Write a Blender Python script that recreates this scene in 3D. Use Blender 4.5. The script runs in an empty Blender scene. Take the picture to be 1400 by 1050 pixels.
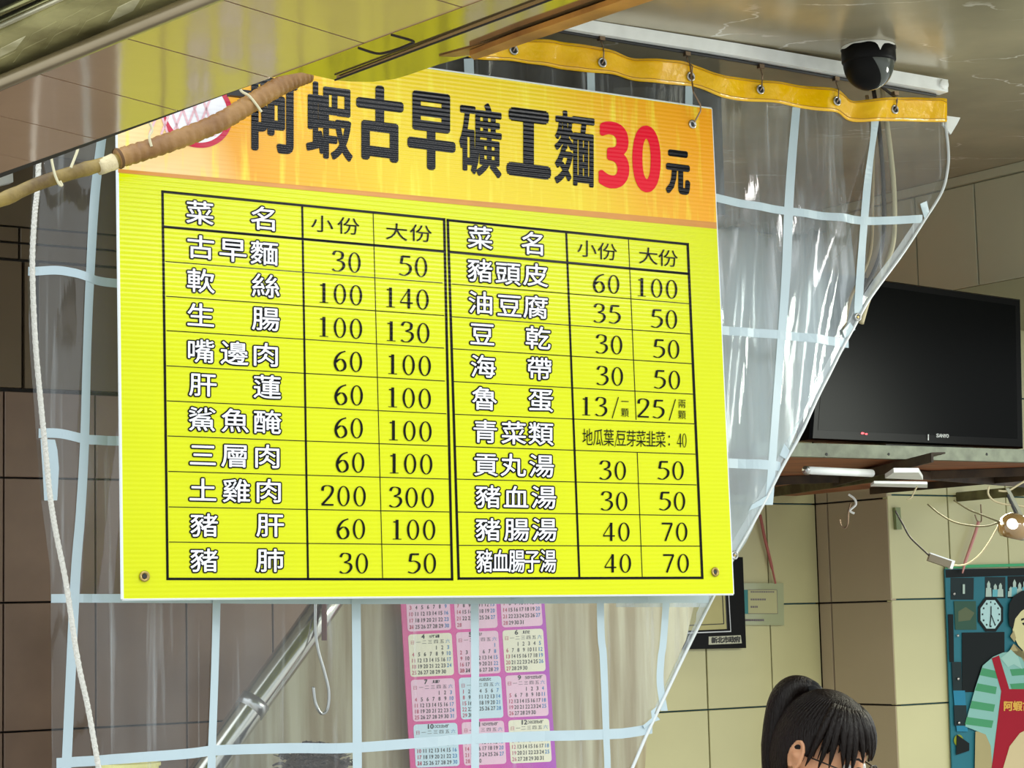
import bpy, math, random
import numpy as np
from mathutils import Vector, Matrix
random.seed(7)
SC = bpy.context.scene
COL = SC.collection
V = Vector
# ------------------------------------------------------------ camera
FPX = 2900.0; HOR = 850.0; ROLL = math.radians(1.4); CAMZ = 1.6
PITCH = math.atan((HOR-525)/FPX)
Fv = V((0, math.cos(PITCH), math.sin(PITCH))); R0 = V((1,0,0)); U0 = V((0,-math.sin(PITCH), math.cos(PITCH)))
Rc = math.cos(ROLL)*R0 - math.sin(ROLL)*U0
Uc = math.sin(ROLL)*R0 + math.cos(ROLL)*U0
CAM = V((0,0,CAMZ))
cd = bpy.data.cameras.new('camera'); cam = bpy.data.objects.new('camera', cd); COL.objects.link(cam)
cd.sensor_width = 36; cd.lens = 36*FPX/1400; cd.clip_start = .05; cd.clip_end = 200
m3 = Matrix((Rc, Uc, -Fv)).transposed()
cam.matrix_world = Matrix.Translation(CAM) @ m3.to_4x4()
SC.camera = cam
# ------------------------------------------------------------ view, sky, lights
SC.view_settings.view_transform = 'Standard'; SC.view_settings.look = 'None'
SC.view_settings.exposure = 0.0; SC.view_settings.gamma = 1; SC.view_settings.use_curve_mapping = False
SC.cycles.max_bounces = 10; SC.cycles.transparent_max_bounces = 24; SC.cycles.use_denoising = True
SC.cycles.sample_clamp_indirect = 6
W = bpy.data.worlds.new('sky'); SC.world = W; W.use_nodes = True
wn = W.node_tree.nodes; wl = W.node_tree.links
bg = wn['Background']
tc = wn.new('ShaderNodeTexCoord'); sx = wn.new('ShaderNodeSeparateXYZ'); cr = wn.new('ShaderNodeValToRGB')
wl.new(tc.outputs['Generated'], sx.inputs[0]); wl.new(sx.outputs['Z'], cr.inputs[0]); wl.new(cr.outputs[0], bg.inputs[0])
cr.color_ramp.elements[0].position = 0.0; cr.color_ramp.elements[0].color = (.36,.38,.38,1)
cr.color_ramp.elements[1].position = 0.95; cr.color_ramp.elements[1].color = (.90,.96,1,1)
bg.inputs[1].default_value = 3.0
def area(name, loc, rot, sx_, sy_, power, color):
    l = bpy.data.lights.new(name, 'AREA'); l.shape = 'RECTANGLE'; l.size = sx_; l.size_y = sy_; l.energy = power; l.color = color
    o = bpy.data.objects.new(name, l); COL.objects.link(o); o.location = loc; o.rotation_euler = rot; return o
# two fluorescent battens of the stall interior (hidden behind board / under the loft)
area('interior_light', (0.25,5.35,2.05), (0,0,math.radians(34)), 1.2, .08, 8, (1,.96,.66))
area('interior_light', (1.35,5.0,1.84), (0,0,math.radians(34)), 1.0, .08, 8.5, (1,.98,.76))
area('interior_light', (2.5,4.3,2.2), (0,math.radians(50),math.radians(20)), .5, .5, 22, (.95,1,.88))  # unseen square fill added to brighten the right side
# unseen strip light added at the right front for the glare on the board
def glare_strip(a, b, tgt, w, power, color):
    a, b, tgt = V(a), V(b), V(tgt); x = (b-a).normalized(); z = ((a+b)/2-tgt).normalized(); y = z.cross(x).normalized(); z = x.cross(y)
    o = area('added_glare_light', (0,0,0), (0,0,0), (b-a).length, w, power, color)
    o.matrix_world = Matrix.Translation((a+b)/2) @ Matrix((x, y, z)).transposed().to_4x4()
glare_strip((1.25,1.95,3.02), (2.75,3.08,2.96), (0,3.8,2.3), .06, 10, (1,.98,.95))

# ------------------------------------------------------------ projection helpers
def ray(x, y):
    x = float(x); y = float(y); return Fv + (x-700)/FPX*Rc + (525-y)/FPX*Uc
class Plane:
    def __init__(s, d0, yaw, tilt=0, px=700, py=525, p0=None):
        y = math.radians(yaw); t = math.radians(tilt)
        s.n = V((math.sin(y)*math.cos(t), -math.cos(y)*math.cos(t), math.sin(t)))
        s.p0 = p0 if p0 is not None else CAM + V((0, d0, 0))
        s.ux = V((math.cos(y), math.sin(y), 0)); s.uy = s.n.cross(s.ux) * -1
        if s.uy.z < 0: s.uy = -s.uy
    def P(s, x, y, off=0.0):
        r = ray(x, y); t = (s.p0-CAM).dot(s.n)/r.dot(s.n)
        return CAM + r*t + s.n*off
    def uv(s, p): d = p - s.p0; return (d.dot(s.ux), d.dot(s.uy))
    def W(s, u, v, off=0.0): return s.p0 + s.ux*u + s.uy*v + s.n*off
def at_z(x, y, z):
    r = ray(x, y); return CAM + r*((z-CAMZ)/r.z)
def at_d(x, y, d):
    r = ray(x, y); return CAM + r*(d/r.y)

# ------------------------------------------------------------ materials
def mat(name, col, rough=.5, metal=0., spec=.5, var=.0, vscale=8., bump=0., bscale=60., col2=None, stretch=(1,1,1), coat=0., emit=None):
    m = bpy.data.materials.new(name); m.use_nodes = True
    n = m.node_tree.nodes; l = m.node_tree.links; b = n['Principled BSDF']
    b.inputs['Roughness'].default_value = rough; b.inputs['Metallic'].default_value = metal
    b.inputs['Specular IOR Level'].default_value = spec; b.inputs['Coat Weight'].default_value = coat
    b.inputs['Coat Roughness'].default_value = .08
    t = n.new('ShaderNodeTexCoord'); mp = n.new('ShaderNodeMapping'); mp.inputs['Scale'].default_value = stretch
    l.new(t.outputs['Object'], mp.inputs[0])
    nz = n.new('ShaderNodeTexNoise'); nz.inputs['Scale'].default_value = vscale; nz.inputs['Detail'].default_value = 6
    l.new(mp.outputs[0], nz.inputs[0])
    c2 = col2 if col2 else tuple(max(0, c*(1-var)) for c in col)
    r = n.new('ShaderNodeValToRGB'); r.color_ramp.elements[0].position = .35; r.color_ramp.elements[1].position = .65
    r.color_ramp.elements[0].color = (*c2, 1); r.color_ramp.elements[1].color = (*col, 1)
    l.new(nz.outputs[0], r.inputs[0]); l.new(r.outputs[0], b.inputs['Base Color'])
    if bump:
        n2 = n.new('ShaderNodeTexNoise'); n2.inputs['Scale'].default_value = bscale; n2.inputs['Detail'].default_value = 5
        l.new(mp.outputs[0], n2.inputs[0])
        bp = n.new('ShaderNodeBump'); bp.inputs['Strength'].default_value = bump; bp.inputs['Distance'].default_value = .01
        l.new(n2.outputs[0], bp.inputs['Height']); l.new(bp.outputs[0], b.inputs['Normal'])
    if emit:
        b.inputs['Emission Color'].default_value = (*emit[:3], 1); b.inputs['Emission Strength'].default_value = emit[3]
    return m
def sr(r, g, b):
    f = lambda c: ((c/255+.055)/1.055)**2.4 if c > 10 else c/255/12.92
    return (f(r), f(g), f(b))

def flute(m, strength=.17):
    """horizontal flutes of the corrugated plastic board, as relief over the UV v coordinate"""
    n = m.node_tree.nodes; l = m.node_tree.links; b = n['Principled BSDF']
    uv = n.new('ShaderNodeUVMap'); s = n.new('ShaderNodeSeparateXYZ'); l.new(uv.outputs[0], s.inputs[0])
    mu = n.new('ShaderNodeMath'); mu.operation = 'MULTIPLY'; mu.inputs[1].default_value = 2*math.pi/.0078
    l.new(s.outputs['Y'], mu.inputs[0])
    si = n.new('ShaderNodeMath'); si.operation = 'SINE'; l.new(mu.outputs[0], si.inputs[0])
    bp = n.new('ShaderNodeBump'); bp.inputs['Strength'].default_value = strength; bp.inputs['Distance'].default_value = .0006
    l.new(si.outputs[0], bp.inputs['Height']); l.new(bp.outputs[0], b.inputs['Normal'])
    return m

def film(name, clear=.80, tint=(.93,.97,1), milky=(.75,.82,.86), mscale=3., gl=.35, vary=.5, rough=.06, fade=None, streak=.38):
    m = bpy.data.materials.new(name); m.use_nodes = True
    n = m.node_tree.nodes; l = m.node_tree.links; n.remove(n['Principled BSDF']); out = n['Material Output']
    tr = n.new('ShaderNodeBsdfTransparent'); tr.inputs[0].default_value = (*tint, 1)
    df = n.new('ShaderNodeBsdfDiffuse'); df.inputs[0].default_value = (*milky, 1)
    tl = n.new('ShaderNodeBsdfTranslucent'); tl.inputs[0].default_value = (*milky, 1)
    md = n.new('ShaderNodeMixShader'); md.inputs[0].default_value = .4; l.new(df.outputs[0], md.inputs[1]); l.new(tl.outputs[0], md.inputs[2])
    t = n.new('ShaderNodeTexCoord'); mp = n.new('ShaderNodeMapping'); mp.inputs['Scale'].default_value = (3, 3, .25)
    l.new(t.outputs['Object'], mp.inputs[0])
    nz = n.new('ShaderNodeTexNoise'); nz.inputs['Scale'].default_value = mscale; nz.inputs['Detail'].default_value = 5; nz.inputs['Distortion'].default_value = .6
    l.new(mp.outputs[0], nz.inputs[0])
    r = n.new('ShaderNodeMapRange'); r.inputs['From Min'].default_value = .35; r.inputs['From Max'].default_value = .7
    r.inputs['To Min'].default_value = (1-clear)*(1-vary); r.inputs['To Max'].default_value = (1-clear)*(1+vary)
    l.new(nz.outputs[0], r.inputs['Value'])
    mp2 = n.new('ShaderNodeMapping'); mp2.inputs['Scale'].default_value = (34, 34, 1.1); mp2.inputs['Rotation'].default_value = (0, .05, 0); l.new(t.outputs['Object'], mp2.inputs[0])
    n3 = n.new('ShaderNodeTexNoise'); n3.inputs['Scale'].default_value = 1.6; n3.inputs['Detail'].default_value = 3; n3.inputs['Distortion'].default_value = .3; l.new(mp2.outputs[0], n3.inputs[0])
    r3 = n.new('ShaderNodeMapRange'); r3.inputs['From Min'].default_value = .58; r3.inputs['From Max'].default_value = .78; r3.inputs['To Max'].default_value = streak; l.new(n3.outputs[0], r3.inputs['Value'])
    ad = n.new('ShaderNodeMath'); ad.operation = 'ADD'; ad.use_clamp = True; l.new(r.outputs[0], ad.inputs[0]); l.new(r3.outputs[0], ad.inputs[1])
    if fade:
        sz = n.new('ShaderNodeSeparateXYZ'); l.new(t.outputs['Object'], sz.inputs[0]); rf = n.new('ShaderNodeMapRange'); rf.inputs['From Min'].default_value = fade[0]; rf.inputs['From Max'].default_value = fade[1]; rf.inputs['To Min'].default_value = 1; rf.inputs['To Max'].default_value = .12
        l.new(sz.outputs['Z'], rf.inputs['Value']); mm = n.new('ShaderNodeMath'); mm.operation = 'MULTIPLY'; l.new(ad.outputs[0], mm.inputs[0]); l.new(rf.outputs[0], mm.inputs[1]); ad = mm
    mx = n.new('ShaderNodeMixShader'); l.new(ad.outputs[0], mx.inputs[0]); l.new(tr.outputs[0], mx.inputs[1]); l.new(md.outputs[0], mx.inputs[2])
    g = n.new('ShaderNodeBsdfGlossy'); g.inputs['Roughness'].default_value = rough
    fr = n.new('ShaderNodeLayerWeight'); fr.inputs[0].default_value = .5
    pw = n.new('ShaderNodeMath'); pw.operation = 'POWER'; pw.inputs[1].default_value = 4; l.new(fr.outputs['Facing'], pw.inputs[0])
    ma = n.new('ShaderNodeMath'); ma.operation = 'MULTIPLY_ADD'; ma.inputs[1].default_value = .7; ma.inputs[2].default_value = gl*.13; l.new(pw.outputs[0], ma.inputs[0])
    m2 = n.new('ShaderNodeMixShader'); l.new(ma.outputs[0], m2.inputs[0]); l.new(mx.outputs[0], m2.inputs[1]); l.new(g.outputs[0], m2.inputs[2])
    n2 = n.new('ShaderNodeTexNoise'); n2.inputs['Scale'].default_value = 14; n2.inputs['Detail'].default_value = 3
    l.new(mp.outputs[0], n2.inputs[0])
    bp = n.new('ShaderNodeBump'); bp.inputs['Strength'].default_value = .12; bp.inputs['Distance'].default_value = .01
    l.new(n2.outputs[0], bp.inputs['Height']); l.new(bp.outputs[0], g.inputs['Normal']); l.new(bp.outputs[0], fr.inputs['Normal'])
    l.new(m2.outputs[0], out.inputs[0]); return m

def flat(name, col, rough=.4, **k): return mat(name, col, rough, **k)
M = {}
M['yellow'] = flute(mat('board_yellow', (.63,.68,.0), .17, spec=.3, var=.02, vscale=5))
M['black_print'] = flute(mat('black_print', (.002,.002,.003), .15, spec=.14))
M['navy_print'] = flute(mat('navy_print', (.001,.002,.004), .13, spec=.2))
M['white_print'] = flute(mat('white_print', (.78,.78,.82), .2, spec=.35))
M['red_print'] = flute(mat('red_print', (.70,.0,.02), .3, spec=.2))
M['board_core'] = mat('board_core', (.72,.76,.78), .5)
M['black'] = mat('black_plain', (.006,.006,.007), .5)
M['ink'] = mat('ink', (.02,.02,.02), .6)
M['ink_soft'] = mat('ink_soft', (.16,.14,.15), .7)
M['steel'] = mat('steel', (.55,.55,.53), .28, metal=1, var=.2)
M['brass'] = mat('brass', (.45,.33,.12), .35, metal=1, var=.2)
M['wire'] = mat('wire', (.25,.18,.12), .4, metal=1)
M['white_plastic'] = mat('white_plastic', (.86,.89,.87), .4, var=.12, vscale=20)
M['tape'] = mat('tape', (.44,.55,.60), .35, var=.06, spec=.6)
M['cord'] = mat('cord', (.70,.69,.63), .8, bump=.6, bscale=300)
M['band'] = mat('band_vinyl', (.95,.56,.0), .22, spec=.7, col2=(.88,.47,.0), vscale=14, bump=.5, bscale=26)
M['film'] = film('clear_pvc', .93, gl=.42, vary=.8)
M['film_milky'] = film('milky_pvc', .26, milky=(.66,.77,.80), mscale=2.2, gl=.3, vary=.35, rough=.15, fade=(.62,.86))

def box_pts(c, ax, ay, az):
    return [c + ax*i + ay*j + az*k for k in (-1,1) for j in (-1,1) for i in (-1,1)]
class MB:
    def __init__(s): s.v = []; s.f = []
    def add(s, vs, fs):
        b = len(s.v); s.v += [V(p) for p in vs]; s.f += [tuple(i+b for i in f) for f in fs]; return s
    def box8(s, p):
        return s.add(p, [(0,2,3,1),(4,5,7,6),(0,1,5,4),(2,6,7,3),(0,4,6,2),(1,3,7,5)])
    def box(s, c, ax, ay, az): return s.box8(box_pts(V(c), V(ax), V(ay), V(az)))
    def slab(s, pts, n, th):
        """polygon pts (front), extruded to -n*th"""
        k = len(pts); back = [p - n*th for p in pts]
        fs = [tuple(range(k)), tuple(range(2*k-1, k-1, -1))]
        for i in range(k): j = (i+1) % k; fs.append((i, k+i, k+j, j))
        return s.add(list(pts)+back, fs)
    def bslab(s, pts, n, th, bev):
        """slab with bevelled front edge"""
        c = sum(pts, V((0,0,0)))/len(pts); k = len(pts)
        ins = [p + (c-p).normalized()*bev*1.3 for p in pts]
        mid = [p - n*bev for p in pts]; back = [p - n*th for p in pts]
        fs = [tuple(range(k))]
        for a in (0, k):
            for i in range(k): j = (i+1) % k; fs.append((a+i, a+k+i, a+k+j, a+j))
        fs.append(tuple(range(3*k-1, 2*k-1, -1)))
        return s.add(ins+mid+back, fs)
    def tube(s, pts, r, n=10, cap=True):
        pts = [V(p) for p in pts]; k = len(pts); rr = r if isinstance(r, (list, tuple)) else [r]*k
        vs = []; up = V((0,0,1)); prev = None
        for i, p in enumerate(pts):
            t = (pts[min(i+1,k-1)]-pts[max(i-1,0)])
            t = t.normalized() if t.length > 1e-9 else V((0,0,1))
            if prev is None:
                a = t.cross(up)
                if a.length < .1: a = t.cross(V((1,0,0)))
            else: a = prev - t*prev.dot(t)
            a.normalize(); prev = a; b = t.cross(a)
            for q in range(n):
                w = 2*math.pi*q/n; vs.append(p + (a*math.cos(w)+b*math.sin(w))*rr[i])
        fs = []
        for i in range(k-1):
            for q in range(n):
                q2 = (q+1) % n; fs.append((i*n+q, i*n+q2, (i+1)*n+q2, (i+1)*n+q))
        if cap: fs.append(tuple(range(n-1,-1,-1))); fs.append(tuple(range((k-1)*n, k*n)))
        return s.add(vs, fs)
    def lathe(s, o, axis, prof, n=32, closed=False):
        """prof: list of (radius, height along axis)"""
        axis = V(axis).normalized(); a = axis.cross(V((0,0,1)))
        if a.length < .1: a = axis.cross(V((1,0,0)))
        a.normalize(); b = axis.cross(a); vs = []
        for r, h in prof:
            for q in range(n):
                w = 2*math.pi*q/n; vs.append(V(o) + axis*h + (a*math.cos(w)+b*math.sin(w))*r)
        fs = []; k = len(prof); last = k if closed else k-1
        for i in range(last):
            i2 = (i+1) % k
            for q in range(n):
                q2 = (q+1) % n; fs.append((i*n+q, i*n+q2, i2*n+q2, i2*n+q))
        return s.add(vs, fs)
    def obj(s, name, m, parent=None, smooth=False, uvp=None, origin=None, wn=False):
        me = bpy.data.meshes.new(name)
        if origin is None:
            if parent is not None: origin = V((0,0,0))
            else:
                a = np.array([tuple(p) for p in s.v]); origin = V(((a[:,0].min()+a[:,0].max())/2, (a[:,1].min()+a[:,1].max())/2, a[:,2].min()))
        base = V((0,0,0)); q = parent
        while q is not None: base += q.location; q = q.parent
        off = base + (origin if parent is None else V((0,0,0)))
        me.from_pydata([tuple(p-off) for p in s.v], [], s.f); me.update()
        if uvp:
            ul = me.uv_layers.new(name='UVMap'); uvs = [uvp.uv(p) for p in s.v]
            idx = np.empty(len(me.loops), dtype=np.int32); me.loops.foreach_get('vertex_index', idx)
            ul.data.foreach_set('uv', np.array(uvs, dtype=np.float32)[idx].ravel())
        if smooth: me.polygons.foreach_set('use_smooth', [True]*len(me.polygons))
        me.materials.append(m)
        o = bpy.data.objects.new(name, me); COL.objects.link(o)
        if parent is not None: o.parent = parent
        else: o.location = off
        return o
def thing(name, label, cat, loc, group=None):
    o = bpy.data.objects.new(name, None); COL.objects.link(o); o.location = V(loc); o.empty_display_size = .05
    o['label'] = label; o['category'] = cat
    if group: o['group'] = group
    return o
def tag(o, label, cat, group=None):
    o['label'] = label; o['category'] = cat
    if group: o['group'] = group
    return o
def struct(o): o['kind'] = 'structure'; return o
def lerp(a, b, t): return a + (b-a)*t
def interp(poly, x, k=0):
    """poly: list of (a,b); linear interpolation of b at a=x"""
    if x <= poly[0][0]: return poly[0][1]
    for (a0,b0),(a1,b1) in zip(poly, poly[1:]):
        if x <= a1: return b0 + (b1-b0)*(x-a0)/(a1-a0)
    return poly[-1][1]
def smooth_path(pts, n=8):
    out = []; P = [pts[0]]+list(pts)+[pts[-1]]
    for i in range(1, len(P)-2):
        p0,p1,p2,p3 = [np.array(q, dtype=float) for q in P[i-1:i+3]]
        for j in range(n):
            t = j/n; out.append(tuple(.5*((2*p1)+(-p0+p2)*t+(2*p0-5*p1+4*p2-p3)*t*t+(-p0+3*p1-3*p2+p3)*t**3)))
    out.append(tuple(np.array(P[-2], dtype=float))); return out

# ------------------------------------------------------------ planes
SIGN = Plane(3.8, 31.5, 1.0)
CURT = Plane(3.8, 31.5, 0.0, p0=SIGN.P(570, 450, -.055))
WALL = Plane(5.76, 34)
CZ = at_z(0,0,1).z and None
tr_top = CURT.P(1000, 62); CZ = tr_top.z + .004          # ceiling just above the track
HS = 2.26                                               # stall soffit height

# ------------------------------------------------------------ room shell
m_ceil = mat('ceiling_paint', sr(176,166,138), .22, metal=.25, spec=.6, var=.12, vscale=3, bump=.12, bscale=7, col2=sr(150,143,120))
_n = m_ceil.node_tree.nodes; _l = m_ceil.node_tree.links; _b = _n['Principled BSDF']; _src = _b.inputs['Base Color'].links[0].from_socket
_t = _n.new('ShaderNodeTexCoord'); _mp = _n.new('ShaderNodeMapping'); _mp.inputs['Rotation'].default_value = (0,0,math.radians(-35)); _mp.inputs['Scale'].default_value = (1.1,2.6,1); _l.new(_t.outputs['Object'], _mp.inputs[0])
_d = _n.new('ShaderNodeTexNoise'); _d.inputs['Scale'].default_value = 5; _d.inputs['Detail'].default_value = 8; _l.new(_mp.outputs[0], _d.inputs[0])
_a = _n.new('ShaderNodeMix'); _a.data_type = 'RGBA'; _a.blend_type = 'LINEAR_LIGHT'; _a.inputs['Factor'].default_value = .16; _l.new(_mp.outputs[0], _a.inputs['A']); _l.new(_d.outputs['Color'], _a.inputs['B'])
_v = _n.new('ShaderNodeTexVoronoi'); _v.feature = 'DISTANCE_TO_EDGE'; _v.inputs['Scale'].default_value = 1.7; _l.new(_a.outputs['Result'], _v.inputs['Vector'])
_c = _n.new('ShaderNodeMapRange'); _c.inputs['From Min'].default_value = .004; _c.inputs['From Max'].default_value = .011; _c.inputs['To Min'].default_value = .8; _c.inputs['To Max'].default_value = 0; _l.new(_v.outputs['Distance'], _c.inputs['Value'])
_k = _n.new('ShaderNodeTexNoise'); _k.inputs['Scale'].default_value = 2.3; _l.new(_mp.outputs[0], _k.inputs[0]); _kr = _n.new('ShaderNodeMapRange'); _kr.inputs['From Min'].default_value = .50; _kr.inputs['From Max'].default_value = .60; _l.new(_k.outputs[0], _kr.inputs['Value'])
_m = _n.new('ShaderNodeMath'); _m.operation = 'MULTIPLY'; _l.new(_c.outputs[0], _m.inputs[0]); _l.new(_kr.outputs[0], _m.inputs[1])
_x = _n.new('ShaderNodeMix'); _x.data_type = 'RGBA'; _x.inputs['B'].default_value = (.8,.78,.7,1); _l.new(_m.outputs[0], _x.inputs['Factor']); _l.new(_src, _x.inputs['A']); _l.new(_x.outputs['Result'], _b.inputs['Base Color'])
m_floor = mat('floor_tile', (.46,.44,.40), .5, var=.3, vscale=4)
m_grout_b = mat('grout_blue', (.03,.12,.15), .7)
m_grout_d = mat('grout_dark', (.018,.014,.012), .8)
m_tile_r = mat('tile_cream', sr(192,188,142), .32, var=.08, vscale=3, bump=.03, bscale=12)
m_tile_l = mat('tile_rose_shaded', sr(128,106,90), .36, var=.12, vscale=5, bump=.03, bscale=12, col2=sr(112,92,78))  # pinker tile, also darkened in its colour for the shaded left side
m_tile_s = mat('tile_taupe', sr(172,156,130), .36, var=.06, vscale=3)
m_wall_d = mat('wall_plaster', (.20,.18,.15), .8, var=.2)

# corner points on the back wall (plan)
def wall_u(x, y=850): return WALL.uv(WALL.P(x, y))[0]
uC = wall_u(1121)                                       # concave corner at right
pC = WALL.W(uC, 0); nW = WALL.n.copy(); nW.z = 0; nW.normalize()
rr = ray(1218, 800); k = rr.x/rr.y                        # side face comes forward until this ray
t = (k*pC.y - pC.x)/(nW.x - k*nW.y); pK = pC + nW*t      # convex corner
FRONT = Plane(0, 34, p0=V((pK.x, pK.y, CAMZ)))
SIDE = Plane(0, 34-90, p0=V((pC.x, pC.y, CAMZ)))          # normal ~ towards camera-left
SIDE.n = -WALL.ux.copy(); SIDE.ux = nW.copy(); SIDE.uy = V((0,0,1))
def zl(pl, x, y): return pl.P(x, y).z
fl = MB().box((0,2.5,-.05), (6,0,0),(0,7.5,0),(0,0,.05)); struct(fl.obj('floor', m_floor))
a = MB(); uL = wall_u(-160)
wb = MB(); A = WALL.W(uL-1.2,0,-.02); B = WALL.W(uC+.2,0,-.02)
def vwall(p, q, n, z0, z1, th=.1):
    mb = MB(); return mb.slab([V((p.x,p.y,z0)),V((q.x,q.y,z0)),V((q.x,q.y,z1)),V((p.x,p.y,z1))], n, th)
wall_back = struct(vwall(A, B, nW, 0, CZ+.02).obj('wall_back', m_grout_d))
pE = pK + WALL.ux*1.6
wall_right = struct(vwall(pC+WALL.ux*.012-nW*.1, pK+WALL.ux*.012-nW*.03, -WALL.ux, 0, CZ+.02).obj('wall_right', m_grout_d))
wall_front = struct(vwall(pK-nW*.012+WALL.ux*.03, pE-nW*.012, nW, 0, CZ+.02, .1).obj('wall_alcove', m_grout_b))
# ceiling over the interior
ce = MB(); z = CZ
c0 = CURT.P(-400, 0); c1 = CURT.P(1900, 0)
cp = [V((-2.2,3.45,z)), V((3.2,3.45,z)), V((3.2,8.4,z)), V((-2.2,8.4,z))]
struct(MB().slab(cp[::-1], V((0,0,-1)), .1).obj('ceiling', m_ceil))

def tile_quads(plane, us, vs, parent, m, gap=.0045, th=.008, jitter=.0006, pref='tile', skip=None):
    for i in range(len(us)-1):
        for j in range(len(vs)-1):
            u0,u1,v0,v1 = us[i]+gap/2, us[i+1]-gap/2, vs[j]+gap/2, vs[j+1]-gap/2
            if u1-u0 < .004 or v1-v0 < .004: continue
            if skip and skip((u0+u1)/2, (v0+v1)/2): continue
            jt = random.uniform(-jitter, jitter)
            pts = [plane.W(u0,v0,jt), plane.W(u1,v0,jt), plane.W(u1,v1,jt), plane.W(u0,v1,jt)]
            MB().bslab(pts, plane.n, th+.012, .0012).obj(pref, m, parent)
# rear wall tiles: joints taken where the photograph shows them
v824 = WALL.uv(WALL.P(10,824))[1]; v1001 = WALL.uv(WALL.P(10,1001))[1]; v653 = WALL.uv(WALL.P(10,653))[1]; v534 = WALL.uv(WALL.P(10,534))[1]
hV = v824 - v1001
vs_low = [v1001-2*hV, v1001-hV, v1001, v824, v653, v534]
uA = wall_u(5); uB = wall_u(131); du = wall_u(255)-uB
uR1 = wall_u(966, 900); uR2 = wall_u(1055, 900)
us_left = [uA-3*du, uA-2*du, uA-du, uA, uB, uB+du, uB+2*du, uB+3*du, uB+4*du]
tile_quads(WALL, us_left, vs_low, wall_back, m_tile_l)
ul = us_left[-1]; dr = uR2-uR1
us_right = [uR1-3*dr, uR1-2*dr, uR1-dr, uR1, uR2, uC]
vr827 = WALL.uv(WALL.P(1010,827))[1]; vr967 = WALL.uv(WALL.P(1010,968))[1]; hr = vr827-vr967
vs_r = [vr967-2*hr, vr967-hr, vr967, vr827, vr827+hr, vr827+2*hr, vr827+3*hr, vr827+4*hr, CZ-CAMZ]
vs_r = [v for v in vs_r if v < CZ-CAMZ] + [CZ-CAMZ]
MB().slab([WALL.W(us_right[0],vs_r[0],-.016),WALL.W(uC,vs_r[0],-.016),WALL.W(uC,vs_r[-1],-.016),WALL.W(us_right[0],vs_r[-1],-.016)], WALL.n, .004).obj('grout_bed', m_grout_b, wall_back)
tile_quads(WALL, us_right, vs_r, wall_back, m_tile_r)
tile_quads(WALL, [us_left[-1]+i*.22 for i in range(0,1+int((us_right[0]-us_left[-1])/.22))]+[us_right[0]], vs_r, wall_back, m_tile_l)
# upper left: tall panels and thin strips over the tiles
v3 = [WALL.uv(WALL.P(12,y))[1] for y in (534,531,354,331,309)]
up = [v534+.004, v3[2], v3[3], v3[4], CZ-CAMZ]
u32 = wall_u(32, 450)
m_up = mat('panel_taupe', sr(100,86,68), .3, var=.1, vscale=4)
tile_quads(WALL, [u32-.45, u32, u32+.035, us_left[-1]], up[:2], wall_back, m_up, gap=.008, pref='panel')
tile_quads(WALL, [u32-.45, u32-.01, us_left[-1]], up[1:3], wall_back, m_up, gap=.006, pref='strip')
tile_quads(WALL, [u32-.45, u32-.01, us_left[-1]], up[2:4], wall_back, m_up, gap=.006, pref='strip')
tile_quads(WALL, [u32-.5, us_left[-1]], up[3:5], wall_back, mat('plaster_taupe', sr(96,84,66), .35, var=.15), gap=.004, pref='panel')
# pillar side (dark) and alcove front
wS = (pK-pC).length
vz = [v+0 for v in vs_r]
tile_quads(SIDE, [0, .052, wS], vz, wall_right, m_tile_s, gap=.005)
uF = [0] + [FRONT.uv(FRONT.P(x, 760))[0] for x in (1299, 1379)]
uF += [uF[-1]+.22*i for i in range(1,5)]
vF819 = FRONT.uv(FRONT.P(1255,819))[1]; vF963 = FRONT.uv(FRONT.P(1255,963))[1]; hF = vF819-vF963
vsF = [vF963-hF*2, vF963-hF, vF963, vF819, vF819+hF, vF819+2*hF, vF819+3*hF, vF819+4*hF]
vsF = [v for v in vsF if v < CZ-CAMZ-.01]+[CZ-CAMZ]
tile_quads(FRONT, uF, vsF, wall_front, m_tile_r)
# ceiling beam at right
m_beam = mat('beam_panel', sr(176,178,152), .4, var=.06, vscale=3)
bz1 = CZ; pa = at_z(1300,245,CZ); pb = at_z(1400,221,CZ); db = (pb-pa); db.z = 0; db.normalize()
nb = V((db.y, -db.x, 0));
if nb.dot(CAM-pa) < 0: nb = -nb
if nb.x > 0: nb = -nb
bz0 = None
bpl = Plane(0,0,p0=pa); bpl.n = nb; bpl.ux = db; bpl.uy = V((0,0,1))
bz0 = (bpl.P(1310,397).z + bpl.P(1400,377).z)/2
u_b0 = bpl.uv(bpl.P(1130,330))[0]; u_b1 = bpl.uv(bpl.P(1400,300))[0]+1.2
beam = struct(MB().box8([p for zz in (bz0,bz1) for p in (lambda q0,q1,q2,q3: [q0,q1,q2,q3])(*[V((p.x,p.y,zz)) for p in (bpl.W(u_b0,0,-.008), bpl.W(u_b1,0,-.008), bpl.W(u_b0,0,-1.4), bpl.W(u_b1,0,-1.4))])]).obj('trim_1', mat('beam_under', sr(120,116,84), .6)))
ub = [u_b0] + [bpl.uv(bpl.P(x,y))[0] for x,y in ((1182,350),(1254,360),(1335,330))]; w_b = ub[-1]-ub[-2]
ub += [ub[-1]+w_b*i for i in range(1,5)]
zc_ = CZ-.022
tile_quads(bpl, ub, [bz0-pa.z, zc_-pa.z-.002], beam, m_beam, gap=.004, pref='panel')
MB().slab([bpl.W(u_b0,-.024,.012),bpl.W(u_b1,-.024,.012),bpl.W(u_b1,-.001,.012),bpl.W(u_b0,-.001,.012)], nb, .02).obj('cornice', m_beam, beam)

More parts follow.
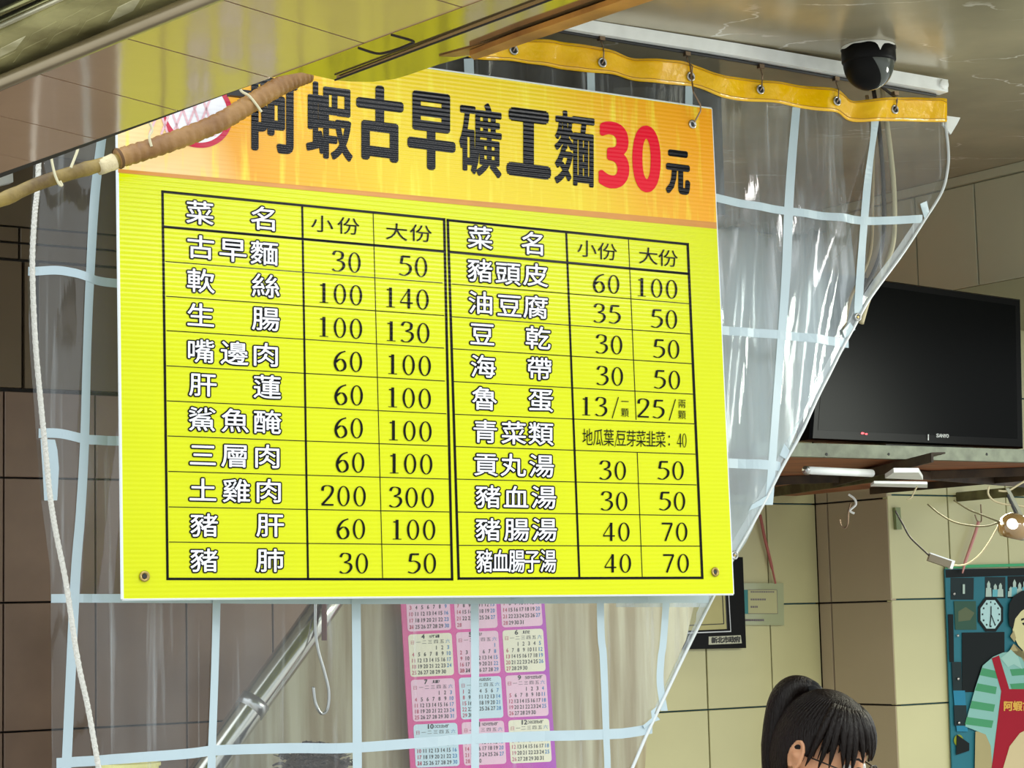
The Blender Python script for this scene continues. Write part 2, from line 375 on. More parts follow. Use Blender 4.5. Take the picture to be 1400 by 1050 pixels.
# ------------------------------------------------------------ stall soffit at the left (over the pavement)
m_soff = mat('soffit_sheet', sr(186,156,128), .10, metal=.25, spec=.7, var=.05, vscale=6, bump=.03, bscale=18)
soffit = struct(MB().slab([at_z(*p,HS+.006) for p in ((-420,398),(372,106),(700,-14),(1010,-130),(560,-112),(-420,285))][::1], V((0,0,-1)), .05).obj('trim_2', m_grout_d))
# panels between the grooves
def zq(pts, mt, nm, par, th=.006, z=HS): 
    return MB().slab([at_z(*p,z) for p in pts], V((0,0,-1)), th).obj(nm, mt, par)
def line(p, q): return lambda x: p[1]+(q[1]-p[1])*(x-p[0])/(q[0]-p[0])
def inter(l1, l2):
    (x1,y1),(x2,y2) = l1; (x3,y3),(x4,y4) = l2
    d = (x1-x2)*(y3-y4)-(y1-y2)*(x3-x4)
    a = x1*y2-y1*x2; b = x3*y4-y3*x4
    return ((a*(x3-x4)-(x1-x2)*b)/d, (a*(y3-y4)-(y1-y2)*b)/d)
inner = ((0,237),(372,106)); inner2 = ((372,106),(650,4)); outer = ((0,122),(290,2))
grooves = [((-200,194),(-62,226)), ((-80,192),(40,220)), ((0,158.6),(134,190.7)), ((48,100),(245,152)), ((170,52),(372,107)), ((305,0),(500,60)), ((470,-38),(652,16)), ((640,-80),(812,-30))]
prev = None
for g in grooves:
    inn = inner if g[1][0] < 372 else inner2
    a = inter(g, inn); b = inter(g, outer)
    if prev:
        pa_, pb_ = prev
        e = lambda p, q, s: (p[0]+(q[0]-p[0])*s, p[1]+(q[1]-p[1])*s)
        A1 = e(pa_, a, .008); A2 = e(pa_, a, .992); B1 = e(pb_, b, .008); B2 = e(pb_, b, .992)
        pts = [A1, A2, B2, B1]
        if pa_[0] < 372 < a[0]: pts = [A1, (372,106), A2, B2, B1]
        zq(pts, m_soff, 'panel', soffit)
    prev = (a, b)
# metal edge trim on the outer side
m_trim = mat('grey_metal', sr(165,150,122), .3, metal=.7, var=.1)
def tube_z(pts, r, z, n=10): return MB().tube([at_z(*p, z) for p in pts], r, n)
tube_z([(-60,137),(0,113),(295,-8),(420,-58)], .009, HS-.006).obj('edge_bead', m_trim, soffit, smooth=True)
zq([(-60,150),(0,125),(290,4),(420,-50),(420,-62),(290,-10),(0,110),(-60,135)], mat('trim_dark', sr(84,70,50), .4, metal=.5), 'edge_channel', soffit, z=HS-.004)
# patterned film awning panel beyond it
m_awn = mat('awning_film', sr(190,184,130), .45, metal=.1, col2=sr(120,112,70), vscale=9, bump=.25, bscale=14)
awn = thing('awning', 'dark olive glossy awning sheet with metal rails in the top left corner', 'awning', at_z(60,40,HS+.012))
MB().slab([at_z(*p,HS+.012) for p in ((-140,168),(-60,133),(0,108),(290,-14),(420,-66),(420,-200),(118,-7),(0,48),(-60,76),(-140,110))], V((0,0,-1)), .01).obj('sheet', m_awn, awn)
m_awn2 = mat('awning_patch', sr(230,226,190), .4, metal=.1, col2=sr(180,174,130), vscale=20)
# raised pads that shape a brick-like reflection into the sheet (pale seams between)
gl = lambda s, t: (lerp(-60,360,s)+lerp(0,0,t), lerp(100,-75,s)+lerp(0,-2,t))
for i in range(9):
    for j in range(2):
        s0, s1 = i/9, (i+1)/9
        def q(s, t):
            xo = lerp(-60,330,s); lo = interp([(-60,130),(0,104),(290,-18),(360,-50)], xo); hi = interp([(-60,82),(0,55),(118,-1),(360,-112)], xo)
            return (xo + (t-.5)*26, lerp(lo, hi, t)-(t-.5)*-8)
        ins = .07
        pts = [q(lerp(s0,s1,ins), j*.5+.03), q(lerp(s0,s1,1-ins), j*.5+.03), q(lerp(s0,s1,1-ins), j*.5+.47), q(lerp(s0,s1,ins), j*.5+.47)]
        P4 = [at_z(*p, HS+.0115) for p in pts]
        MB().bslab(P4, V((0,0,-1)), .004, .002).obj('reflection_pad', m_awn2 if (i*3+j*2) % 5 == 0 else m_awn, awn)
# rails beyond the panel
m_rail = mat('rail_metal', sr(170,168,110), .25, metal=.8, var=.2)
rails = awn
for (p, q, r, mt) in (((-60,76),(112,-3),.005,m_rail), ((-60,62),(90,-6),.004,mat('rail_pale', sr(225,220,190), .3, metal=.6)), ((-60,57),(84,-9),.0025,m_rail), ((-60,44),(46,-4),.004,m_rail)):
    MB().tube([at_z(*p,HS+.02), at_z(*q,HS+.02), at_z(q[0]+150,q[1]-70,HS+.02)], r, 8).obj('rail', mt, rails, smooth=True)
MB().slab([at_z(*p,HS+.034) for p in ((-140,112),(-60,80),(0,52),(118,-2),(420,-140),(200,-260),(-140,20))], V((0,0,-1)), .01).obj('backing', mat('rail_back', sr(22,20,12), .5), rails)

# edge fascia (mirror-like, picks up the yellow board) and wooden strip
m_fas = mat('fascia_sheet', sr(165,140,96), .10, metal=.75, spec=.7, var=.05, bump=.03, bscale=10)
fas = thing('fascia_beam', 'glossy sheet metal beam edging the soffit above the board title', 'beam', at_z(600,60,HS))
up_e = ((372,105),(650,4)); 
Zf = HS-.001
MB().slab([at_z(*p,Zf) for p in ((372,106),(412,99),(460,110),(700,20),(960,-78),(960,-145),(700,-15),(650,4))], V((0,0,-1)), .02).obj('upper_face', m_fas, fas)
lowp = [(460,110),(480,111.5),(510,112),(540,108),(560,102),(600,88),(643,76),(700,56),(846,5),(1000,-50),(1000,-92),(700,19)]
MB().slab([at_z(*p,Zf-.003) for p in lowp], V((0,0,-1)), .012).obj('lower_lip', m_fas, fas)
MB().tube([at_z(*p,Zf-.0035) for p in ((458,109.5),(700,19.5),(960,-78))], .0012, 6).obj('seam', m_grout_d, fas)
MB().tube([at_z(*p,Zf-.0005) for p in smooth_path([(490,66),(512,73),(525,73),(545,67),(562,60),(566,58),(560,55),(535,48)],4)], .0011, 6).obj('seam', m_grout_d, fas)
m_wood = mat('wood_strip', sr(176,128,60), .45, col2=sr(120,80,30), vscale=12, stretch=(1,1,8), bump=.1)
wood = MB().slab([at_z(*p,Zf-.0045) for p in ((600,77),(622,78),(662,72),(703,60),(900,-9),(1000,-45),(1000,-60),(846,3),(700,50))], V((0,0,-1)), .0012)
w_ = wood.obj('wooden_batten', m_wood); tag(w_, 'narrow pale wooden batten along the lower edge of the shiny beam', 'batten')
w2 = MB().slab([at_z(*p,Zf-.0115) for p in ((642,76),(648,82),(703,64),(894,0),(1040,-50),(1040,-62),(880,-10),(703,52))], V((0,0,-1)), .006).obj('wooden_batten', mat('wood_dark', sr(190,130,50), .5, col2=sr(130,80,25), vscale=14))
tag(w2, 'darker brown wooden batten lowest below the beam beside the yellow curtain band', 'batten')

# ------------------------------------------------------------ curtain
top_p = [(-30,-82),(45,-68),(300,-24),(600,28),(643,50),(690,52),(735,53),(760,55),(800,62),(836,70),(865,81),(900,84),(930,85),(950,91),(970,100),(990,105),(1020,106),(1060,111),(1100,116),(1140,121),(1152,128),(1165,137),(1190,136),(1230,133),(1290,133),(1297,137)]
bot_p = [(-30,-50),(45,-36),(300,8),(600,66),(650,82),(700,82),(760,92),(800,99),(840,103),(870,113),(900,117),(940,118),(955,122),(980,133),(1000,136),(1040,138),(1080,143),(1120,151),(1145,154),(1160,163),(1180,167),(1230,165),(1297,166)]
left_e = [(-60,52),(180,46),(250,42),(300,38),(370,36),(480,42),(600,52),(680,60),(770,72),(820,73),(900,75),(1050,77),(1240,80)]
right_e = [(166,1297),(200,1301),(230,1302),(260,1296),(300,1270),(345,1240),(400,1200),(440,1176),(545,1120),(665,1060),(760,1010),(830,975),(900,940),(970,905),(1050,868),(1240,790)]
def disp(px, py):
    """fold depth of the hanging film, metres towards the camera"""
    r = max(0, min(1, (px-950)/250)); y = py/1000
    q = px + (py-150)*(.10 + .35*r*r)
    g = .5+.5*math.sin(px/61.+1.9)*math.sin(px/37.+y)
    a = g*(.005*math.sin(q/17.) + .0022*math.sin(q/7.3+.6+2*y)) + .006*math.sin(q/47.+1.3)
    a += .006*math.sin(px/120.+py/300.)
    l = max(0, min(1, (220-px)/150)); a += .006*l*math.sin(px/16.+.5)
    top = max(0, min(1, (420-py)/300)); a += top*.004*math.sin(q/13.+2); r2 = max(0,min(1,(px-960)/60)); a += r2*.004*math.sin(q/11.)*(.6+.4*math.sin(py/90.+px/50.))
    return a - .004
def cpt(px, py, off=0): return CURT.P(px, py, disp(px,py)+off)
curt = thing('pvc_curtain', 'clear plastic strip-grid curtain with yellow top band hanging behind the menu board', 'curtain', CURT.P(700,1200))
mb = MB(); NX, NY = 420, 90
rows = []
for j in range(NY+1):
    t = j/NY
    for i in range(NX+1):
        s = i/NX
        # row-wise: top follows the band, lower rows are cut by the two edges
        y_nom = lerp(166, 1240, t); xr = interp(right_e, y_nom); xl = interp(left_e, lerp(-60,1240,t))
        x = lerp(xl, xr, s)
        yt = interp(bot_p, x)-6; y = lerp(yt, y_nom if True else 0, 1) if False else (yt + (1240-yt)*t if s < .5 else yt + (1240-yt)*t)
        if s > 0:
            # right edge must sit on the right outline
            xr2 = interp(right_e, y); x = lerp(interp(left_e, y), xr2, s); yt = interp(bot_p, x)-6
            y = yt + (1240-yt)*t; x = lerp(interp(left_e, y), interp(right_e, y), s)
        rows.append(cpt(x, y))
mb.v = rows
mb.f = [(j*(NX+1)+i, j*(NX+1)+i+1, (j+1)*(NX+1)+i+1, (j+1)*(NX+1)+i) for j in range(NY) for i in range(NX)]
mb.obj('film', M['film'], curt, smooth=True)
# yellow band
def ribbon(top, bot, xs, off=.002, ny=6, wob=0):
    m = MB(); 
    for j in range(ny+1):
        for x in xs: 
            m.v.append(cpt(x, lerp(interp(top,x), interp(bot,x), j/ny), off + wob*math.sin(j/ny*math.pi)))
    n = len(xs); m.f = [(j*n+i, j*n+i+1, (j+1)*n+i+1, (j+1)*n+i) for j in range(ny) for i in range(n-1)]
    return m
def solid(o, th):
    md = o.modifiers.new('thickness', 'SOLIDIFY'); md.thickness = th; md.offset = 0; return o
xs = [-30+i*4.02 for i in range(331)]
# eased outlines so the band rolls instead of kinking
sm = lambda poly: [(p[0], p[1]) for p in smooth_path(poly, 5)]
band = ribbon(sm(top_p), sm(bot_p), xs, .004).obj('yellow_band', M['band'], curt, smooth=True); solid(band, .003)
for f, nm in ((.10,'stitching'),(.88,'stitching')):
    MB().tube([cpt(x, lerp(interp(top_p,x), interp(bot_p,x), f), .0065) for x in xs[150:]], .0007, 5).obj(nm, mat('stitch', (.45,.22,.0), .7), curt)
eye = [(703,68),(820,87),(941,106),(1041,122),(1142,139),(1222,150)]
for (x, y) in eye:
    p = cpt(x, y, .007); n = CURT.n
    g = MB().lathe(p, n, [(.0095,0),(.010,.002),(.0085,.0035),(.0065,.003),(.006,0)], 20).obj('eyelet', M['steel'], curt, smooth=True)
    MB().lathe(p, n, [(.0001,.0012),(.0066,.0012)], 16).obj('eyelet_hole', M['black'], g)
# reinforcing tapes
def tape(path, w, vert, nm='tape'):
    P_ = smooth_path(path, 10); m = MB()
    for (x, y) in P_:
        if vert: m.v += [cpt(x-w/2, y, .0022), cpt(x+w/2, y, .0022)]
        else: m.v += [cpt(x, y-w/2, .0022), cpt(x, y+w/2, .0022)]
    m.f = [(2*i, 2*i+1, 2*i+3, 2*i+2) for i in range(len(P_)-1)]
    return m.obj(nm, M['tape'], curt)
tape([(36,372),(75,369),(100,373),(122,380),(160,386),(400,405),(700,428),(985,450),(1076,458),(1164,469)], 12, False)
tape([(54,592),(80,592),(119,600),(163,602),(400,612),(700,622),(985,632),(1060,636),(1070,640)], 13, False)
tape([(73,818),(165,818),(500,820),(800,819),(975,818)], 12, False)
tape([(82,1044),(160,1038),(250,1031),(300,1026),(400,1023),(480,1022),(650,1010),(828,1004),(860,1002),(895,996)], 14, False)
tape([(160,146),(500,195),(800,240),(985,271),(1040,281),(1100,291),(1162,299),(1200,301),(1266,298)], 11, False)
tape([(140,150),(138,185),(128,270),(122,380),(119,480),(117,600),(112,700),(105,800),(95,1050),(90,1150)], 13, True)
tape([(300,60),(298,400),(297,820),(291,1050),(289,1150)], 12, True)
tape([(480,60),(483,400),(485,820),(485,1050),(485,1150)], 12, True)
tape([(641,80),(645,400),(650,820),(652,1050),(653,1150)], 11, True)
tape([(807,97),(812,400),(819,820),(824,900),(829,1000),(832,1050),(834,1150)], 10, True)
tape([(941,118),(938,300),(925,600),(912,850),(907,900),(906,935),(912,972)], 10, True)
tape([(1093,145),(1086,220),(1081,286),(1076,380),(1066,520),(1058,640),(1054,690)], 11, True)
tape([(1194,166),(1190,230),(1185,300),(1180,380),(1177,432)], 11, True)
def patch(pts, off, nm, mt=None, par=curt):
    m = MB(); c = [cpt(x,y,off) for x,y in pts]; m.slab(c, CURT.n, .0008); return m.obj(nm, mt or M['tape'], par)
patch([(56,600),(76,601),(79,615),(81,640),(79,684),(62,684),(60,650)], .006, 'tape_end')
patch([(1261,278),(1270,274),(1276,292),(1268,298)], .005, 'tape_end')
patch([(1165,440),(1154,452),(1158,462),(1172,450)], .005, 'tape_end')
patch([(1052,676),(1030,690),(1026,698),(1044,690),(1054,684)], .005, 'tape_end')
patch([(1074,606),(1068,622),(1076,628),(1080,616)], .005, 'tape_end')
patch([(892,972),(900,966),(897,976),(905,984),(893,988),(882,996),(880,992),(893,982)], .005, 'tape_end')
# hems: thick right edge with white welt, cord down the left edge
re_p = [(x, y) for y, x in right_e if y <= 1240]
MB().tube([cpt(x-1.5, y, .003) for x, y in smooth_path(re_p, 6)], .0032, 8).obj('hem', mat('hem_vinyl', (.62,.66,.66), .25, spec=.7), curt, smooth=True)
hem2 = MB()
pp = smooth_path([p for p in re_p if 300 <= p[1] <= 1000], 6)
for x, y in pp:
    w = 11 if y < 850 else 6
    hem2.v += [cpt(x-w, y-4, .0015), cpt(x-2, y, .0015)]
hem2.f = [(2*i, 2*i+1, 2*i+3, 2*i+2) for i in range(len(pp)-1)]
hem2.obj('hem_strip', film('hem_film', .45, milky=(.7,.76,.78), gl=.4), curt)
for (x, y, r) in ((1175,433,.0085),(1008,759,.0085)):
    g = MB().lathe(cpt(x, y, .004), CURT.n, [(r,0),(r*1.02,.003),(r*.8,.0045),(r*.62,.003),(r*.55,0)], 20).obj('eyelet', M['steel'], curt, smooth=True)
    MB().lathe(cpt(x, y, .005), CURT.n, [(.0001,.002),(r*.3,.002),(r*.32,0)], 12).obj('rivet', M['brass'], g)
cordp = [(52,150),(46,200),(43,260),(39,300),(36,370),(40,470),(48,560),(54,620),(60,680),(68,730),(82,800),(97,900),(112,970),(126,1050),(140,1130)]
cp_ = smooth_path(cordp, 8)
co = MB().tube([CURT.P(x, y, .03) for x, y in cp_], .0042, 10).obj('cord', M['cord']); tag(co, 'white twisted cord running down the left edge of the clear curtain', 'cord')
for ph in (0, math.pi):
    pts = []
    L = len(cp_)*6
    for i in range(L):
        f = i/6; a = int(f); b = min(a+1, len(cp_)-1); x = lerp(cp_[a][0], cp_[b][0], f-a); y = lerp(cp_[a][1], cp_[b][1], f-a)
        w = i*.55+ph; pts.append(CURT.P(x, y, .03) + CURT.ux*math.cos(w)*.0022 + CURT.n*math.sin(w)*.0022)
    MB().tube(pts, .0027, 6).obj('strand', M['cord'], co, smooth=True)

# milky second sheet behind, right of the board
shp = Plane(0, 31.5, p0=CURT.P(1000,450,-.10))
mb = MB(); NXs, NYs = 60, 40
for j in range(NYs+1):
    y = lerp(120, 830, j/NYs)
    xr = min(interp([(120,1150),(262,1158),(300,1163),(430,1172),(470,1156),(760,1004),(830,968)], y), 1172); 
    for i in range(NXs+1):
        x = lerp(840, xr, i/NXs); yy = y
        mb.v.append(shp.P(x, yy, .007*math.sin(x/14.+y/70)+.006*math.sin(x/31.)+.003*math.sin(x/5.+y/130)))
mb.f = [(j*(NXs+1)+i, j*(NXs+1)+i+1, (j+1)*(NXs+1)+i+1, (j+1)*(NXs+1)+i) for j in range(NYs) for i in range(NXs)]
sh = mb.obj('plastic_sheet', M['film_milky'], smooth=True); tag(sh, 'cloudy bluish plastic sheet layered behind the curtain right of the board', 'sheet')

# track, runners, hooks
trk = thing('curtain_track', 'white painted metal curtain track screwed under the ceiling', 'track', CURT.P(1000,70))
tp = [(560,-11),(808,31),(1000,61),(1290,111)]
m = MB()
for x, y in tp:
    a = CURT.P(x, y, .014); b = CURT.P(x, y+17, .014); c = CURT.P(x, y, -.014); d = CURT.P(x, y+17, -.014); m.v += [a, b, c, d]
m.f = [(4*i, 4*i+1, 4*i+5, 4*i+4) for i in range(3)] + [(4*i+2, 4*i+6, 4*i+7, 4*i+3) for i in range(3)] + [(4*i, 4*i+4, 4*i+6, 4*i+2) for i in range(3)] + [(4*i+1, 4*i+3, 4*i+7, 4*i+5) for i in range(3)] + [(0,2,3,1),(12,13,15,14)]
m.obj('rail_body', M['white_plastic'], trk)
MB().tube([CURT.P(560,8,-.002), CURT.P(1000,81,-.002), CURT.P(1280,130,-.002)], .0035, 6).obj('rail_slot', M['black'], trk)
MB().lathe(CURT.P(1283,118,.014), CURT.n, [(.011,0),(.011,.006),(.004,.008),(.0001,.008)], 14).obj('end_stop', M['white_plastic'], trk)
for (hx, hy), (x, y), lb in zip(((702,44),(822,57),(939,78),(1040,95),(1143,112),(1224,132)), eye, ('leftmost, half hidden by the wooden batten','second from left, above the board','above the top right corner of the menu board','midway between the board corner and the dome camera','just left of the dome camera','rightmost, just right of the dome camera')):
    hk = thing('curtain_hook', 'dark wire hook under the white track, '+lb, 'hook', CURT.P(hx,hy,0), 'curtain hooks under the track')
    MB().box(CURT.P(hx, hy-4, 0), CURT.ux*.006, CURT.n*.005, V((0,0,.004))).obj('runner', M['wire'], hk)
    MB().tube([CURT.P(hx,hy,0), CURT.P(hx+1,hy+9,.004), cpt(x+1,y-14,.011), cpt(x+1,y-2,.010), cpt(x-1,y+3,.006)], .0014, 6).obj('wire', M['wire'], hk)

# ------------------------------------------------------------ menu board
def mq(m_, px, py, off): m_.v.append(SIGN.P(px, py, off))
board = thing('menu_board', 'large bright yellow corrugated plastic menu board with black price table', 'sign', SIGN.P(586,818,0))
C4 = [(168,819),(1003,812),(973,148.5),(159,33)]
TH = .005
m = MB().slab([SIGN.P(*p) for p in C4], SIGN.n, TH).obj('board_sheet', M['yellow'], board, uvp=SIGN)
ed = MB(); 
for a, b in zip(C4, C4[1:]+C4[:1]): ed.tube([SIGN.P(*a,-TH/2), SIGN.P(*b,-TH/2)], TH*.58, 6)
ed.obj('cut_edge', M['board_core'], board)
# title ground: mottled orange with streaks
def title_mat():
    m = bpy.data.materials.new('title_ground'); m.use_nodes = True; n = m.node_tree.nodes; l = m.node_tree.links; b = n['Principled BSDF']
    b.inputs['Roughness'].default_value = .28; b.inputs['Specular IOR Level'].default_value = .4
    uv = n.new('ShaderNodeUVMap'); mp = n.new('ShaderNodeMapping'); mp.inputs['Scale'].default_value = (26, 2.2, 1); l.new(uv.outputs[0], mp.inputs[0])
    nz = n.new('ShaderNodeTexNoise'); nz.inputs['Scale'].default_value = 2.2; nz.inputs['Detail'].default_value = 7; l.new(mp.outputs[0], nz.inputs[0])
    s = n.new('ShaderNodeSeparateXYZ'); l.new(uv.outputs[0], s.inputs[0])
    r = n.new('ShaderNodeValToRGB'); l.new(s.outputs['X'], r.inputs[0])
    # printed colour along the width: orange, yellow middle, orange right; pale left end is painted glare
    u0 = SIGN.uv(SIGN.P(160,200))[0]; u1 = SIGN.uv(SIGN.P(975,200))[0]
    mr = n.new('ShaderNodeMapRange'); mr.inputs['From Min'].default_value = u0; mr.inputs['From Max'].default_value = u1; l.new(s.outputs['X'], mr.inputs['Value'])
    # diagonal: shift with v so that orange pools lower left / upper right
    mv = n.new('ShaderNodeMath'); mv.operation = 'MULTIPLY_ADD'; mv.inputs[1].default_value = .35; l.new(s.outputs['Y'], mv.inputs[0]); l.new(mr.outputs[0], mv.inputs[2])
    v0 = SIGN.uv(SIGN.P(560,180))[1]
    sb = n.new('ShaderNodeMath'); sb.operation = 'SUBTRACT'; sb.inputs[1].default_value = .35*v0; l.new(mv.outputs[0], sb.inputs[0]); l.new(sb.outputs[0], r.inputs[0])
    e = r.color_ramp.elements; e[0].position = 0; e[0].color = (.85,.62,.30,1); e[1].position = 1; e[1].color = (.80,.33,.0,1)
    for p, c in ((.09,(.84,.55,.2,1)),(.15,(.78,.34,.01,1)),(.30,(.80,.44,.0,1)),(.42,(.76,.57,.0,1)),(.7,(.76,.57,.0,1)),(.85,(.78,.38,.0,1))):
        q = e.new(p); q.color = c
    mx = n.new('ShaderNodeMix'); mx.data_type = 'RGBA'; mx.inputs['B'].default_value = (.84,.74,.05,1)
    rr_ = n.new('ShaderNodeMapRange'); rr_.inputs['From Min'].default_value = .54; rr_.inputs['From Max'].default_value = .72; rr_.inputs['To Max'].default_value = .75
    l.new(nz.outputs[0], rr_.inputs['Value']); l.new(rr_.outputs[0], mx.inputs['Factor']); l.new(r.outputs[0], mx.inputs['A']); l.new(mx.outputs['Result'], b.inputs['Base Color'])
    return flute(m)
def sgrid(c4, off, nx=2, ny=2):
    m = MB()
    for j in range(ny+1):
        for i in range(nx+1):
            s, t = i/nx, j/ny
            x = lerp(lerp(c4[3][0],c4[2][0],s), lerp(c4[0][0],c4[1][0],s), t); y = lerp(lerp(c4[3][1],c4[2][1],s), lerp(c4[0][1],c4[1][1],s), t)
            mq(m, x, y, off)
    m.f = [(j*(nx+1)+i, (j+1)*(nx+1)+i, (j+1)*(nx+1)+i+1, j*(nx+1)+i+1) for j in range(ny) for i in range(nx)]
    return m
sgrid([(161.5,231),(979.5,304),(973,149.5),(159.8,34.5)], .0003).obj('title_ground', title_mat(), board, uvp=SIGN)
sgrid([(161.5,236),(979.8,313),(979.5,304),(161.5,231)], .00035).obj('title_ground', flute(mat('title_line', (.62,.25,.03), .3, var=.2)), board, uvp=SIGN)
# emblem: white disc, red ring and lattice, left of the title
def ring_px(cx, cy, r0, r1, a0, a1, n, sxy=(1,1)):
    m = MB()
    for i in range(n+1):
        a = math.radians(lerp(a0,a1,i/n))
        for r in (r0, r1): mq(m, cx+r*math.cos(a)*sxy[0], cy-r*math.sin(a)*sxy[1]+.125*r*math.cos(a), .0009)
    m.f = [(2*i, 2*i+1, 2*i+3, 2*i+2) for i in range(n)]
    return m
dm = MB(); mq(dm, 268, 152, .0006)
for i in range(49):
    a = 2*math.pi*i/48; mq(dm, 268+48*math.cos(a), 152-47*math.sin(a)+.125*48*math.cos(a), .0006)
dm.f = [(0,i,i+1) for i in range(1,49)]
dm.obj('emblem_disc', M['white_print'], board, uvp=SIGN)
ring_px(268,152,43,50,0,360,64).obj('emblem_ring', flute(mat('emblem_red', (.50,.0,.04), .3)), board, uvp=SIGN)
m = MB()
def seg(m_, x0,y0,x1,y1,w,off=.0011, cap=0):
    dx, dy = x1-x0, y1-y0; L = math.hypot(dx,dy); nx, ny = -dy/L*w/2, dx/L*w/2; ex, ey = dx/L*cap, dy/L*cap
    b = len(m_.v)
    for X, Y in ((x0-ex+nx,y0-ey+ny),(x1+ex+nx,y1+ey+ny),(x1+ex-nx,y1+ey-ny),(x0-ex-nx,y0-ey-ny)): mq(m_, X, Y, off)
    m_.f.append((b,b+1,b+2,b+3))
for k_ in range(-2,3): seg(m, 240+k_*16, 120, 262+k_*16, 186, 3); seg(m, 262+k_*16, 118, 236+k_*16, 184, 3)
m.obj('emblem_lattice', flute(mat('emblem_pink', (.72,.45,.50), .3)), board, uvp=SIGN)

# glyphs
GC = {}
def glyph(s):
    if s in GC: return GC[s]
    c = bpy.data.curves.new('t', 'FONT'); c.body = s; c.size = 1; c.resolution_u = 6 if s in '30' else 3; c.fill_mode = 'FRONT'
    o = bpy.data.objects.new('t', c); COL.objects.link(o); dg = bpy.context.evaluated_depsgraph_get(); dg.update()
    me = bpy.data.meshes.new_from_object(o.evaluated_get(dg))
    v = np.empty(len(me.vertices)*3); me.vertices.foreach_get('co', v); v = v.reshape(-1,3)[:,:2]
    f = [tuple(p.vertices) for p in me.polygons]
    bpy.data.objects.remove(o); bpy.data.curves.remove(c); bpy.data.meshes.remove(me)
    GC[s] = (v, f); return GC[s]
def put(m_, s, cx, cy, w, h, k=.1, fit=False, r=0, n=8, off=.0012, proj=None, lean=0, rx=None):
    """put glyph s with its em box (or bbox when fit) at pixel centre cx,cy of the photograph's frame on plane"""
    v, f = glyph(s); P_ = proj or SIGN.P
    if fit:
        a, b = v.min(0), v.max(0); g = (v-(a+b)/2)/(b-a)
    else:
        wd = max(1, len(s)); g = (v-np.array([.5,.38]))
    strikes = [(0,0)] + [(r*math.cos(2*math.pi*i/n), r*math.sin(2*math.pi*i/n)) for i in range(n)] if r else [(0,0)]
    for q, (ox, oy) in enumerate(strikes):
        base = len(m_.v)
        for gx, gy in g:
            X = cx+gx*w+ox+lean*gy*h; Y = cy-gy*h+k*gx*w+oy; m_.v.append(P_(X, Y, off+q*.000008))
        m_.f += [tuple(i+base for i in p) for p in f]
for ch, x0, x1, y0, y1, r in (('阿',346,404,103,210,2.8),('蝦',420,480,112,220,1.9),('古',490,548,117,221,3.4),('早',560,619,126,233,3.4),('礦',629,684,138,243,1.6),('工',697,748,151,241,5),('麵',759,811,151,256,1.4),('元',912,941,206,266,2.2)):
    T = MB(); put(T, ch, (x0+x1)/2, (y0+y1)/2, x1-x0, (y1-y0)-.125*(x1-x0), .125, fit=True, r=r, n=10)
    T.obj('title_character', M['navy_print'], board, uvp=SIGN)
for ch, x, y, w in (('3',839,212.5,35.5),('0',883.5,217.5,32.5)):
    T = MB(); put(T, ch, x, y, w, 85, .125, fit=True, r=3.3, n=14); T.obj('title_figure', M['red_print'], board, uvp=SIGN)['label'] = 'red title figure'

# ruled table
Lh = [((222,262),(607,300),3.4),((224,310),(605,343.7),3.4),((226,357.5),(605,387),1.1),((227,405),(607,431.5),1.1),((227.6,452),(607,476),1.1),((227.6,500),(608,521),1.1),((228,548),(610,565.7),1.1),((229,596),(611.5,610),1.1),((230,644.5),(613,655),1.1),((230.6,693),(614,700),1.1),((231,741),(616,745),1.1),((229,791.5),(618,792),3.4),
 ((612,301),(940,334),3.4),((614.6,344.4),(940,374.3),3.4),((617.6,388.3),(942,415.3),1.1),((617.6,433),(943,456.6),1.1),((619,476.8),(945.5,497.3),1.1),((620,521.6),(948,539),1.1),((622,566.4),(950,579.5),1.1),((622.8,610.3),(950.5,621),1.1),((624.3,655),(952,663),1.1),((625.8,700),(955,705),1.1),((627,745.6),(957,746.7),1.1),((627,791),(960,790),3.4),
 ((222,262),(229,791.5),3.4),((413,281),(421,792),2.8),((510,291),(523,792),1.1),((607,300),(618,792),3.4),
 ((612,301),(627,791),3.4),((774,318),(792,790),2.8),((859,326),(869.5,574),1.1),((871,618),(878,790),1.1),((940,334),(960,790),3.4)]
T = MB()
for a, b, w in Lh: seg(T, *a, *b, w, .0006, cap=w/2 if w > 2 else 0)
T.obj('table_ruling', M['black_print'], board, uvp=SIGN)
names = '''菜 273 291 名 361 299|古 274 338 早 318 342 麵 361 346|軟 274 384 絲 363 391|生 274 431 腸 363 436|嘴 274 480 邊 320 483 肉 363 485|肝 277 526 蓮 365 529|鯊 276 573 魚 321 575 醃 365 577|三 277 622 層 321 623 肉 365 624|土 277 670 雞 323 671 肉 367 671|豬 279 718 肝 369 718|豬 279 766 肺 369 766|菜 656 325 名 729 333|豬 656 370 頭 694 374 皮 732 376|油 657 414 豆 696 418 腐 732 420|豆 659 457 乾 735 462|海 660 501 帶 737 504|魯 662 545 蛋 739 547|青 663 590 菜 702 592 類 739 593|貢 664 635 丸 701 636 湯 740 637|豬 667 679 血 705 680 湯 743 680|豬 667 724 腸 706 724 湯 744 724'''
def dish(ch, x, y, w, h):
    k = lerp(.10, .0, (y-280)/500); TB = MB(); TW = MB()
    put(TB, ch, x, y, w, h, k, r=2.3, n=10, off=.0007); put(TW, ch, x, y, w, h, k, r=.35, n=4, off=.0013)
    o = TB.obj('dish_character', M['black_print'], board, uvp=SIGN); TW.obj('white_lettering', M['white_print'], o, uvp=SIGN)
for grp in names.split('|'):
    t = grp.split()
    for i in range(0, len(t), 3):
        x, y = float(t[i+1]), float(t[i+2]); left = x < 500
        dish(t[i], x, y, 40 if left else 36, 34 if left else 33)
for ch, x in zip('豬血腸子湯', (662,684,706,727,749)): dish(ch, x, 767, 23, 33)
